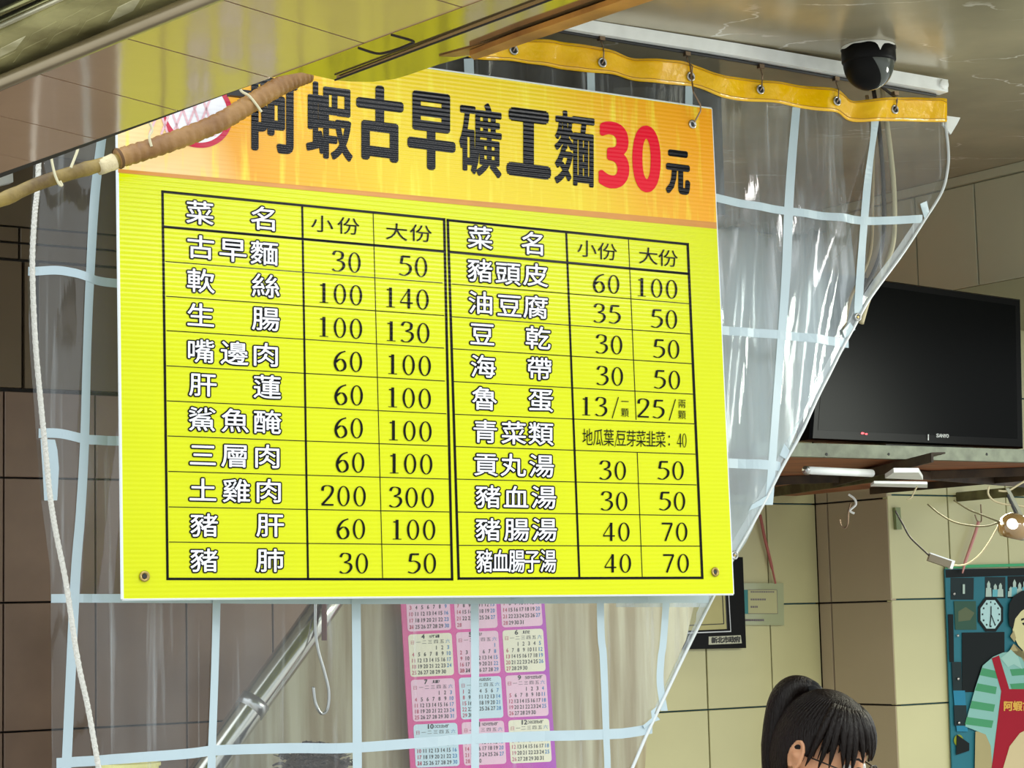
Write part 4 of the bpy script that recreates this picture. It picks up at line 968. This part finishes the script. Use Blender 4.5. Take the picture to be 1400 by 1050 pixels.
# person in the print
pl([(1328,1000),(1352,1000),(1356,1180),(1325,1180)], skn2, 'arm')
shirt = [(1352,898),(1366,892),(1420,888),(1420,1060),(1352,1060),(1349,1020),(1342,1004),(1314,993),(1318,975),(1328,940),(1338,910)]
pl(shirt, hexm('shirt_blue',128,176,168), 'shirt')
gr = hexm('shirt_green',70,142,100)
for y0 in (913,934,958,980):
    pl([(1340-(y0-905)*.32,y0),(1360-(y0-905)*.10,y0+5),(1359-(y0-905)*.12,y0+15),(1336-(y0-905)*.30,y0+10)], gr, 'shirt_stripe')
for y0 in (915,935): pl([(1375,y0),(1420,y0-3),(1420,y0+6),(1378,y0+9)], gr, 'shirt_stripe')
red = hexm('apron_red',150,18,38)
pl([(1350,900),(1360,896),(1374,942),(1420,942),(1420,1200),(1350,1200),(1350,1050),(1363,945)], red, 'apron')
pl([(1374,890),(1420,890),(1420,915),(1396,908),(1380,880)], skn2, 'neck')
pl([(1362,900),(1376,888),(1386,898),(1392,915),(1380,908),(1372,912)], hexm('collar',150,190,180), 'collar')
pl([(1377,838),(1384,828),(1400,823),(1440,826),(1440,905),(1410,900),(1396,893),(1386,882),(1379,868)], skn, 'face', smooth=False)
pl([(1373,842),(1374,826),(1380,815),(1391,808),(1405,806),(1440,806),(1440,842),(1412,826),(1400,829),(1390,836),(1382,846),(1379,860),(1374,855)], bk, 'hair')
pl([(1375,870),(1380,862),(1383,872),(1381,878)], skn2, 'ear')
pl([(1390,846),(1401,843),(1401,845),(1390,849)], bk, 'eyebrow'); pl([(1391,852),(1399,850),(1401,852),(1393,855)], bk, 'eye')
pl([(1396,876),(1412,874),(1412,878),(1400,879)], hexm('lips',170,110,90), 'mouth'); pl([(1404,852),(1410,866),(1404,868)], skn2, 'nose')
T = MB()
for ch, x in zip('阿蝦古', (1372,1385,1398)): put(T, ch, x, 965, 13, 14, .0, r=.5, n=6, off=.0180, proj=FRONT.P)
T.obj('apron_lettering', hexm('gold_print',205,160,70), pos)
pl([(1362,1060),(1374,1020),(1388,1002),(1404,994),(1440,990),(1440,1200),(1362,1200)], hexm('bag_cream',196,180,140), 'cloth_bag')
for (x, y) in ((1298.5,812),(1303.5,869),(1304,928),(1305,988)):
    MB().lathe(FRONT.P(x,y,.0185), FRONT.n, [(.0001,.003),(.0035,.002),(.0045,0)], 10).obj('pin', M['steel'], pos, smooth=True)

# ------------------------------------------------------------ behind the curtain, below the board
HP = Plane(4.95, 33)
m_hood = mat('hood_steel', sr(186,180,150), .38, metal=.15, vscale=3.2, stretch=(9,9,.5), col2=sr(140,124,88))
hood = thing('hood_panel', 'pale sheet metal hood side with slanted left edge behind the curtain', 'panel', HP.P(600,1100))
wq(HP, ((300,1240),(870,1240),(885,1000),(900,955),(938,875),(955,800),(447,800),(432,822),(308,1025)), 0, .01, 'sheet', m_hood, hood)
MB().tube([HP.P(447,800,.004),HP.P(432,822,.004),HP.P(308,1025,.004)], .004, 8).obj('folded_edge', M['steel'], hood, smooth=True)
pipe = thing('steel_pipe', 'shiny steel exhaust pipe leaning diagonally behind the curtain below the board', 'pipe', HP.P(262,1060,.05))
MB().tube([HP.P(470,770,.05),HP.P(400,870,.05),HP.P(330,965,.05),HP.P(262,1060,.05),HP.P(190,1170,.05)], .032, 20).obj('tube', mat('pipe_steel', (.60,.58,.50), .18, metal=1, var=.15), pipe, smooth=True)
MB().tube([HP.P(336,957,.05),HP.P(326,971,.05)], .0335, 20).obj('joint_ring', M['steel'], pipe, smooth=True)
o = MB().tube([HP.P(x,y,.10) for x,y in smooth_path([(402,825),(402,862),(406,890),(414,918),(420,945),(418,968),(410,974),(402,960),(399,938)],6)], .0035, 8).obj('wire_hook', M['steel'], smooth=True); tag(o, 'long steel wire hook hanging in front of the hood panel', 'hook')
o = MB().tube([HP.P(x,y,.10) for x,y in ((414,800),(414,862),(414,876))], .006, 8).obj('handle_rod', mat('red_rod', sr(90,40,30), .5)); tag(o, 'dark red rod end beside the long wire hook', 'rod')
# calendar
CP = Plane(0, 31.5, p0=HP.P(650,930,.035))
cal = thing('wall_calendar', 'pink and purple year calendar hanging behind the clear curtain under the board', 'calendar', CP.P(655,1060))
def calmat():
    m = mat('calendar_back', (.7,.05,.4), .35); n = m.node_tree.nodes; l = m.node_tree.links; b = n['Principled BSDF']
    t = n.new('ShaderNodeTexCoord'); s = n.new('ShaderNodeSeparateXYZ'); r = n.new('ShaderNodeValToRGB'); l.new(t.outputs['Object'], s.inputs[0])
    mr = n.new('ShaderNodeMapRange'); mr.inputs['From Min'].default_value = -.18; mr.inputs['From Max'].default_value = .18; l.new(s.outputs['X'], mr.inputs['Value']); l.new(mr.outputs[0], r.inputs[0])
    r.color_ramp.elements[0].color = (.70,.10,.28,1); r.color_ramp.elements[1].color = (.42,.05,.50,1); q = r.color_ramp.elements.new(.5); q.color = (.75,.05,.35,1)
    l.new(r.outputs[0], b.inputs['Base Color']); return m
cbp = lambda s, t: (lerp(lerp(541,735,s), lerp(562,761,s), t), lerp(lerp(700,694,s), lerp(1064,1052,s), t))
cf = lambda s, t: cbp(s, t)
wq(CP, [cbp(0,1),cbp(1,1),cbp(1,0),cbp(0,0)], 0, .003, 'backing_card', calmat(), cal)
months = ['1 January','2 February','3 March','4 April','5 May','6 June','7 July','8 August','9 September','10 October','11 November','12 December']
start = [5,1,1,4,6,2,4,0,3,5,1,3]; ndays = [31,28,31,30,31,30,31,31,30,31,30,31]
m_cell = [mat('cell_cream', sr(238,232,205), .5), mat('cell_pink', sr(240,195,215), .5), mat('cell_blue', sr(205,228,238), .5)]
cellc = [1,1,1,0,1,0,1,2,1,2,1,0]
Tk, Tr, Tb = MB(), MB(), MB()
# cell corner grid in photo frame
xcol = [(0,.035,.335),(1,.365,.655),(2,.685,.965)]
yr = [(.150,.372)]; 
rowy = [(.14,.366),(.388,.590),(.608,.808)]
rows_px = [((744,868),(739,862)),((868,925),(0,0))]
# rows by y on left edge: row0 740..862, row1 866..924, row2 928..986, row3 989..1048
ry = [(800,862),(866,924),(928,985),(989,1048)]
for mth in range(12):
    r_, c_ = divmod(mth, 3); y0, y1 = ry[r_]
    def cell(s, t):
        yy = lerp(y0, y1, t); tt = (yy-700)/358; x0_ = lerp(541,562,tt); x1_ = lerp(738,762,tt); s0, s1 = xcol[c_][1:]
        ss = lerp(s0, s1, s); return (lerp(x0_, x1_, ss), yy - 9*ss + 2)
    # rounded corner cell
    k_ = .07; pts = []
    for (a, b, w0) in ((0,1,90),(1,1,0),(1,0,270),(0,0,180)):
        for q_ in range(4):
            w = math.radians({90:180,0:90,270:0,180:270}[w0] - q_*30); 
            cx_ = k_ if a == 0 else 1-k_; cy_ = k_ if b == 0 else 1-k_
            pts.append(cell(cx_+k_*math.cos(w)*1, cy_+k_*math.sin(w)))
    # order: bottom-left, bottom-right, top-right, top-left in screen space
    MB().slab([CP.P(*p,.0006) for p in pts], CP.n, .0005).obj('month_card', m_cell[cellc[mth]], cal)
    num, nm = months[mth].split()
    for i, ch in enumerate(num): put(Tk, ch, *cell(.34+.08*i, .06), 4.2 if ch != '1' else 1.2, 6, -.04, fit=True, r=.3, n=4, off=.0010, proj=CP.P)
    for i, ch in enumerate(nm[:9]):
        put(Tk, ch, *cell(.50+.048*i, .065), 2.6, 4.2, -.04, fit=True, off=.0010, proj=CP.P)
    for c2 in range(7): put(Tr if c2 == 0 else (Tb if c2 == 6 else Tk), '日一二三四五六'[c2], *cell(.09+.135*c2, .19), 6.5, 6, -.04, off=.0010, proj=CP.P)
    for d in range(1, ndays[mth]+1):
        q_ = start[mth]+d-1; c2, r2 = q_ % 7, q_//7
        if r2 > 4: r2 = 4
        tgt = Tr if c2 == 0 else (Tb if c2 == 6 else Tk); s_d = str(d)
        for i, ch in enumerate(s_d):
            cx_, cy_ = cell(.09+.135*c2, .335+.142*r2); w = 2.5 if ch != '1' else .7
            put(tgt, ch, cx_+(i-(len(s_d)-1)/2)*3.3, cy_, w, 5.2, -.04, fit=True, r=.15, n=3, off=.0010, proj=CP.P)
Tk.obj('calendar_figures', M['ink'], cal)['kind'] = 'stuff'; Tr.obj('sunday_figures', mat('cal_red', (.5,.04,.10), .6), cal)['kind'] = 'stuff'; Tb.obj('saturday_figures', mat('cal_blue', (.02,.22,.5), .6), cal)['kind'] = 'stuff'

# ------------------------------------------------------------ people
def skin_body(name, joints, edges, parent, m_, extra=None, voxel=.010):
    me = bpy.data.meshes.new(name); me.from_pydata([j[:3] for j in joints], edges, []); me.update()
    ob = bpy.data.objects.new(name, me); COL.objects.link(ob)
    ob.modifiers.new('s', 'SKIN'); 
    for i, j in enumerate(joints): me.skin_vertices[0].data[i].radius = (j[3], j[4] if len(j) > 4 else j[3])
    me.skin_vertices[0].data[0].use_root = True
    ob.modifiers.new('u', 'SUBSURF').levels = 1
    dg = bpy.context.evaluated_depsgraph_get(); dg.update(); m2 = bpy.data.meshes.new_from_object(ob.evaluated_get(dg)); bpy.data.objects.remove(ob)
    vs = [v.co.copy() for v in m2.vertices]; fs = [tuple(p.vertices) for p in m2.polygons]
    if extra: b = len(vs); vs += extra.v; fs += [tuple(i+b for i in f) for f in extra.f]
    m3_ = bpy.data.meshes.new(name); base = parent.location; m3_.from_pydata([tuple(V(v)-base) for v in vs], [], fs); m3_.update()
    o = bpy.data.objects.new(name, m3_); COL.objects.link(o); o.parent = parent
    rm = o.modifiers.new('r', 'REMESH'); rm.mode = 'VOXEL'; rm.voxel_size = voxel; rm.use_smooth_shade = True
    dg = bpy.context.evaluated_depsgraph_get(); dg.update(); m4 = bpy.data.meshes.new_from_object(o.evaluated_get(dg)); o.modifiers.clear(); o.data = m4
    if not m4.materials: m4.materials.append(m_)
    else: m4.materials[0] = m_
    return o
class Head:
    """x forward, y left, z up in head space"""
    def __init__(s, c, yaw, pitch):
        # yaw: direction in world (deg from +X towards -Y), pitch down
        y = math.radians(-yaw); p = math.radians(pitch)
        s.R = Matrix.Rotation(y, 3, 'Z') @ Matrix.Rotation(p, 3, 'Y'); s.c = V(c)
    def W(s, x, y, z): return s.c + s.R @ V((x, y, z))
def head_shape(th, ph):
    """th polar from +z, ph azimuth from forward; returns local point"""
    x = math.sin(th)*math.cos(ph); y = math.sin(th)*math.sin(ph); z = math.cos(th)
    rx, ry, rz = .098, .076, .118
    if z < 0: ry *= 1 - .30*z*z; rx *= 1 - (.06 if x > 0 else .28)*z*z
    X, Y, Z = x*rx, y*ry, z*rz
    if x > 0:
        g = lambda yy, zz, sy, sz: math.exp(-((Y-yy)/sy)**2-((Z-zz)/sz)**2)
        X += .030*g(0,-.030,.012,.018) + .016*g(0,-.012,.009,.022)            # nose
        X += .006*(g(.03,.022,.02,.008)+g(-.03,.022,.02,.008))                # brow ridge
        X -= .012*(g(.031,.002,.014,.012)+g(-.031,.002,.014,.012))            # eye sockets
        X += .008*g(0,-.066,.022,.006) + .007*g(0,-.078,.018,.006) + .014*g(0,-.100,.024,.014)   # lips, chin
        X += .006*(g(.045,-.03,.018,.02)+g(-.045,-.03,.018,.02))              # cheeks
    return X, Y, Z
def head_mesh(H, scale=1.0, hair=False, infl=1.0, keep=None, nt=48, npz=64, mb=None):
    m = mb or MB(); b = len(m.v); pts = []
    for i in range(nt+1):
        for j in range(npz):
            th = math.pi*min(max(i/nt, .002), .998); ph = 2*math.pi*j/npz
            p = head_shape(th, ph) if not hair else (math.sin(th)*math.cos(ph)*.098, math.sin(th)*math.sin(ph)*.076, math.cos(th)*.118)
            pts.append(p); m.v.append(H.W(*[q*infl*scale for q in p]))
    for i in range(nt):
        for j in range(npz):
            j2 = (j+1) % npz; a = (i*npz+j, (i+1)*npz+j, (i+1)*npz+j2, i*npz+j2)
            if keep is None or all(keep(*pts[q]) for q in a): m.f.append(tuple(q+b for q in a))
    return m
def ear_mesh(m, H, side):
    c = V((-.004, side*.074, -.006))
    prof = [(.0,.0),(.012,.030),(.004,.034)]
    for (rx, rz, out, r) in ((.016,.030,.010,.0042),(.009,.018,.006,.003)):
        pts = []
        for i in range(15):
            a = math.radians(-80 + 330*i/14); pts.append(H.W(c.x - .004 + rx*math.cos(a)*-1, c.y+side*(out*(1-.3*math.cos(a))), c.z+rz*math.sin(a)))
        m.tube(pts, r, 8)
    m.tube([H.W(c.x,c.y-side*.004,c.z+.02), H.W(c.x-.004,c.y+side*.004,c.z), H.W(c.x,c.y,c.z-.022)], [.007,.016,.008], 10)
    return m
def hand(m, wrist, d, up, side):
    """palm and five bent fingers"""
    d = d.normalized(); s = d.cross(up).normalized()*side; up = s.cross(d).normalized()*side
    m.tube([wrist - d*.01, wrist + d*.03, wrist + d*.065, wrist + d*.085], [.024,.030,.034,.030], 10)
    for k_, (o_, L_) in enumerate(((-.030,.066),(-.010,.076),(.010,.072),(.028,.058))):
        b = wrist + d*.078 + s*o_; m.tube([b, b+d*L_*.45, b+d*L_*.75-up*.010, b+d*L_*.92-up*.026], [.0095,.009,.0082,.0068], 8)
    b = wrist + d*.025 - s*.030; m.tube([b, b+d*.022-s*.022, b+d*.045-s*.032-up*.008, b+d*.062-s*.033-up*.014], [.012,.0115,.010,.0078], 8)

m_skin = mat('skin', sr(206,150,112), .5, var=.06, vscale=20); m_skin.node_tree.nodes['Principled BSDF'].inputs['Subsurface Weight'].default_value = .08
m_hair = mat('hair_black', (.006,.003,.002), .42, spec=.22, bump=.5, bscale=90, stretch=(3,3,.6))
hc = at_d(1121, 1027, 4.42)
fy, fp = 36, 24
wom = thing('person', 'person with black ponytail and thin glasses looking down, lower right', 'person', V((hc.x-.05, hc.y+.04, 0)))
H = Head(hc, fy, fp)
fwd = H.R @ V((1,0,0)); fwd.z = 0; fwd.normalize(); lft = V((-fwd.y, fwd.x, 0))
base = V((hc.x, hc.y, 0)) - fwd*.07
zN = hc.z
def B(f, l, z): p = base + fwd*f + lft*l; return (p.x, p.y, z)
ex = MB(); head_mesh(H, .97, mb=ex); ear_mesh(ex, H, -1); ear_mesh(ex, H, 1)
hz = zN; sc_ = hz/1.50
J = [B(0,0,.86*sc_)+(.13,.10), B(-.01,0,1.02*sc_)+(.115,.09), B(-.01,0,1.20*sc_)+(.13,.095), B(0,0,1.30*sc_)+(.09,.07), B(.03,0,1.37*sc_)+(.052,), B(.055,0,1.44*sc_)+(.05,),
     B(0,.15,1.27*sc_)+(.05,), B(.02,.19,1.02*sc_)+(.040,), B(.22,.15,.98*sc_)+(.027,),
     B(0,-.15,1.27*sc_)+(.05,), B(.02,-.19,1.02*sc_)+(.040,), B(.22,-.15,.98*sc_)+(.027,),
     B(0,.09,.80*sc_)+(.085,), B(.01,.09,.46*sc_)+(.055,), B(0,.09,.10)+(.036,), B(.12,.09,.035)+(.03,),
     B(0,-.09,.80*sc_)+(.085,), B(.01,-.09,.46*sc_)+(.055,), B(0,-.09,.10)+(.036,), B(.12,-.09,.035)+(.03,)]
E_ = [(0,1),(1,2),(2,3),(3,4),(4,5),(3,6),(6,7),(7,8),(3,9),(9,10),(10,11),(0,12),(12,13),(13,14),(14,15),(0,16),(16,17),(17,18),(18,19)]
for s_, w_i, e_i in ((1,8,7),(-1,11,10)):
    hand(ex, V(J[w_i][:3]), V(J[w_i][:3])-V(J[e_i][:3]), V((0,0,1)), s_)
skin_body('body', J, E_, wom, m_skin, ex, voxel=.0045)
# clothes
def garment(nm, rings, m_):
    m = MB(); n = 28
    for (f, l, z, rf, rl) in rings:
        for q_ in range(n): a = 2*math.pi*q_/n; m.v.append(V(B(f+rf*math.cos(a), l+rl*math.sin(a), z)))
    m.f = [(i*n+q_, i*n+(q_+1) % n, (i+1)*n+(q_+1) % n, (i+1)*n+q_) for i in range(len(rings)-1) for q_ in range(n)]
    return solid(m.obj(nm, m_, wom, smooth=True), .004)
m_sh = mat('shirt_dark', (.05,.05,.06), .8)
garment('shirt', [(0,0,.82*sc_,.135,.175),(0,0,1.0*sc_,.125,.16),(0,0,1.18*sc_,.13,.175),(0,0,1.28*sc_,.11,.17),(.01,0,1.325*sc_,.075,.10),(.02,0,1.345*sc_,.062,.066)], m_sh)
for s_ in (1,-1):
    MB().tube([V(B(0,s_*.13,1.275*sc_)), V(B(.005,s_*.175,1.20*sc_)), V(B(.015,s_*.19,1.08*sc_))], [.062,.060,.056], 14).obj('sleeve', m_sh, wom, smooth=True)
m_tr = mat('trousers', (.03,.035,.05), .8)
for s_ in (1,-1): MB().tube([V(B(0,s_*.08,.87*sc_)), V(B(.01,s_*.09,.46*sc_)), V(B(0,s_*.09,.07))], [.105,.072,.058], 16).obj('trouser_leg', m_tr, wom, smooth=True)
for s_ in (1,-1): MB().tube([V(B(-.05,s_*.09,.045)), V(B(.05,s_*.09,.045)), V(B(.17,s_*.09,.035))], [.044,.046,.032], 12).obj('shoe', M['black'], wom, smooth=True)
# hair cap: leaves the face open below a slanting hairline
def keep(x, y, z): return not (x > .012 and z < .038+.30*max(0,abs(y)-.03)*0 and True and (x > .02 or z < .0)) and not (x > -.02 and z < -.015) and not (z < -.075)
hm = head_mesh(H, 1.0, hair=True, infl=1.075, keep=keep, nt=60, npz=80)
hair = solid(hm.obj('hair', m_hair, wom, smooth=True), .007)
# swept locks from the crown back over the skull and fringe across the brow
def surf(th, ph, k_=1.085):
    th, ph = math.radians(th), math.radians(ph)
    return H.W(math.sin(th)*math.cos(ph)*.098*k_, math.sin(th)*math.sin(ph)*.076*k_, math.cos(th)*.118*k_)
lk = MB()
for a in range(-170, 180, 5):
    pts = [surf(lerp(8, 70 if abs(a) < 70 else 88, t_), a*(1 if abs(a) > 30 else 1), 1.085+.02*math.sin(t_*3)) for t_ in [i/7 for i in range(8)]]
    lk.tube(pts, [.001,.002,.0026,.0026,.0026,.0024,.002,.001], 6)
lk.obj('lock_strands', m_hair, wom, smooth=True)
fr_ = MB()
for a0, a1, t1 in ((-74,-80,98),(-66,-66,96),(-60,-55,92),(-52,-40,88),(-42,-34,93),(-34,-27,90),(-27,-12,80),(-15,2,76),(-4,12,78),(8,22,80),(18,32,82),(28,42,84),(38,52,86),(48,58,88),(58,66,92),(68,74,98),(30,30,74),(40,40,76),(15,14,70),(-8,-10,70),(-45,-50,76),(-56,-62,80)):
    pts = [surf(lerp(30, t1, t_), lerp(a0, a1, t_*t_), 1.10+.035*math.sin(t_*2.6)) for t_ in [i/8 for i in range(9)]]
    fr_.tube(pts, [.006,.008,.009,.009,.0085,.0075,.006,.004,.001], 7)
fr_.obj('fringe', m_hair, wom, smooth=True)
D0 = 4.42; hp = lambda x, y, d=0: at_d(x, y, D0+d)
pt = MB(); path = smooth_path([(1120,950),(1110,943),(1096,938),(1082,941),(1071,955),(1064,985),(1060,1020),(1057,1050),(1056,1100),(1060,1150)], 5)
pt.tube([hp(x, y, .04) for x, y in path], [lerp(.015,.030,min(1,i/22)) if i < 30 else lerp(.030,.010,(i-30)/(len(path)-30)) for i in range(len(path))], 16)
for k_ in range(7):
    w = random.uniform(-12,12); pt.tube([hp(x+w*min(1,i/30), y, .03) for i, (x, y) in enumerate(path)], [.007]*(len(path)-5)+[.006,.005,.004,.002,.001], 6)
pt.tube([hp(1078,985,.02), hp(1072,1010,.02), hp(1070,1045,.02), hp(1070,1080,.03)], [.02,.024,.024,.02], 12)
pt.obj('ponytail', m_hair, wom, smooth=True)
sc2 = MB(); c0_ = hp(1110,948,.03)
sc2.tube([c0_+V((math.cos(a)*.012, .004, math.sin(a)*.018)) for a in [2*math.pi*i/14 for i in range(15)]], .010, 10)
sc2.tube([hp(1104,945,.03), hp(1103,936,.03), hp(1104,930,.03)], [.009,.010,.006], 10); sc2.tube([hp(1106,944,.02), hp(1114,942,.02), hp(1122,945,.02)], [.009,.009,.004], 10)
sc2.obj('scrunchie', mat('scrunchie', (.004,.004,.005), .9), wom, smooth=True)
m_eye = mat('eye_white', (.7,.68,.64), .2)
gm = mat('glasses_frame', (.03,.025,.02), .25, metal=.7)
gl_ = MB()
for s_ in (-1,1):
    pts = [H.W(.108-.10*abs(yy-0)*.35, yy, zz) for yy, zz in [(s_*.034+.026*math.cos(2*math.pi*i/20), -.004+.019*math.sin(2*math.pi*i/20)) for i in range(21)]]
    gl_.tube(pts, .0017, 6)
    gl_.tube([H.W(.104,s_*.060,.004), H.W(.06,s_*.076,.004), H.W(.0,s_*.082,.0), H.W(-.012,s_*.078,-.012)], .0017, 6)
gl_.tube([H.W(.110,-.009,0), H.W(.113,0,.003), H.W(.110,.009,0)], .0016, 6)
gl_.obj('glasses', gm, wom, smooth=True)
for s_ in (-1,1):
    MB().tube([H.W(.101,s_*.014,.024), H.W(.099,s_*.030,.030), H.W(.090,s_*.046,.026)], [.0022,.0026,.0012], 6).obj('eyebrow', m_hair, wom)
for s_ in (-1,1): MB().lathe(H.W(.082,s_*.031,.002), H.R@V((1,0,0)), [(.0001,.011),(.005,.0095),(.009,.006),(.011,0),(.009,-.006)], 14).obj('eye', m_eye, wom, smooth=True)
ep = H.W(-.002,-.083,-.038); MB().tube([ep+V((math.cos(a)*.005,0,math.sin(a)*.006)) for a in [2*math.pi*i/10 for i in range(11)]], .0013, 6).obj('earring', mat('gold', (.8,.6,.2), .25, metal=1), wom)

# second person, only the curly crown shows at the bottom edge
h2 = at_d(428, 1108, 4.45)
p2 = thing('person', 'person with loose curly brown hair, only the crown showing at bottom edge', 'person', V((h2.x, h2.y, 0)))
H = Head(h2, 58, 10); fwd = H.R @ V((1,0,0)); fwd.z = 0; fwd.normalize(); lft = V((-fwd.y, fwd.x, 0)); base = V((h2.x,h2.y,0)) - fwd*.02
z0_ = h2.z; s2 = 1.0
ex = MB(); head_mesh(H, .97, mb=ex); ear_mesh(ex, H, -1); ear_mesh(ex, H, 1)
J = [B(0,0,z0_-.66)+(.13,.10), B(0,0,z0_-.50)+(.115,.09), B(0,0,z0_-.32)+(.13,.095), B(0,0,z0_-.21)+(.09,.07), B(0,0,z0_-.14)+(.052,), B(0,0,z0_-.07)+(.05,),
     B(0,.15,z0_-.24)+(.05,), B(.02,.19,z0_-.48)+(.040,), B(.22,.15,z0_-.52)+(.027,), B(0,-.15,z0_-.24)+(.05,), B(.02,-.19,z0_-.48)+(.040,), B(.22,-.15,z0_-.52)+(.027,),
     B(.10,.09,z0_-.72)+(.080,), B(.38,.10,z0_-.74)+(.058,), B(.38,.10,.10)+(.036,), B(.50,.10,.035)+(.03,), B(.10,-.09,z0_-.72)+(.080,), B(.38,-.10,z0_-.74)+(.058,), B(.38,-.10,.10)+(.036,), B(.50,-.10,.035)+(.03,)]
for s_, w_i, e_i in ((1,8,7),(-1,11,10)): hand(ex, V(J[w_i][:3]), V(J[w_i][:3])-V(J[e_i][:3]), V((0,0,1)), s_)
skin_body('body', J, E_, p2, m_skin, ex, voxel=.007)
wom = p2
m_s2 = mat('shirt_plum', (.10,.04,.06), .8)
garment('shirt', [(0,0,z0_-.70,.15,.18),(0,0,z0_-.5,.125,.16),(0,0,z0_-.32,.13,.175),(0,0,z0_-.22,.11,.17),(0,0,z0_-.17,.07,.09)], m_s2)
m_h2 = mat('hair_brown', (.05,.032,.02), .5, bump=.5, bscale=60)
solid(head_mesh(H, 1.0, hair=True, infl=1.08, keep=lambda x,y,z: not (x > .02 and z < .03) and z > -.08, nt=40, npz=48).obj('hair', m_h2, p2, smooth=True), .006)
cu = MB()
for i in range(150):
    th = math.radians(random.uniform(3,75)); ph = random.uniform(0,2*math.pi); L = random.uniform(.015,.035); k_ = 1.10
    p = [math.sin(th)*math.cos(ph)*.098*k_, math.sin(th)*math.sin(ph)*.076*k_, math.cos(th)*.118*k_]; q = random.uniform(0,6)
    pts = [H.W(p[0]+.008*math.cos(q+t_*1.1)+L*t_*.15*math.cos(ph), p[1]+.008*math.sin(q+t_*1.1)+L*t_*.15*math.sin(ph), p[2]+.004*math.sin(t_)+L*t_*.05) for t_ in range(7)]
    cu.tube(pts, [.0028,.003,.003,.0026,.002,.0014,.0006], 5)
cu.obj('curls', m_h2, p2, smooth=True)
st = thing('stool', 'round stool under the curly haired person, below the frame', 'stool', V((h2.x,h2.y,0)))
zs = z0_-.83
MB().lathe((base.x,base.y,0), (0,0,1), [(.0001,zs-.04),(.17,zs-.04),(.175,zs-.02),(.17,zs),(.0001,zs)], 28).obj('seat', mat('stool_red', (.4,.03,.03), .5), st, smooth=False)
for a in (45,135,225,315):
    w = math.radians(a); MB().tube([V((base.x+.12*math.cos(w),base.y+.12*math.sin(w),zs-.03)), V((base.x+.17*math.cos(w),base.y+.17*math.sin(w),.005))], .014, 10).obj('leg', M['steel'], st)
# pale yellow tub on a steel worktop, its rim at the bottom edge
yt = at_d(178, 1043, 4.1); tz = yt.z
wt = thing('worktop_table', 'stainless steel worktop table below the frame at lower left', 'table', V((yt.x,yt.y,0)))
MB().box((yt.x-.30,yt.y-.1,.88), (.38,0,0), (0,.24,0), (0,0,.02)).obj('tabletop', M['steel'], wt)
for i in (-1,1):
    for j in (-1,1): MB().box((yt.x-.30+i*.35,yt.y-.1+j*.20,.43), (.018,0,0),(0,.018,0),(0,0,.43)).obj('leg', M['steel'], wt)
tub = thing('plastic_tub', 'pale yellow plastic tub showing only its rim at the bottom left', 'tub', V((yt.x,yt.y,.90)))
m_tub = mat('tub_yellow', sr(238,228,140), .4)
MB().lathe((yt.x,yt.y,0), (0,0,1), [(.0001,.901),(.045,.901),(.054,tz-.006),(.058,tz-.006),(.058,tz),(.051,tz),(.042,.91),(.0001,.91)], 32).obj('bucket', m_tub, tub, smooth=False)
# small white switch box at left edge on the wall
o = wq(WALL, ((-30,262),(12,252),(11,235),(-30,243)), .03, .03, 'junction_box', M['white_plastic']); tag(o, 'small white box at the left edge just below the soffit', 'box')
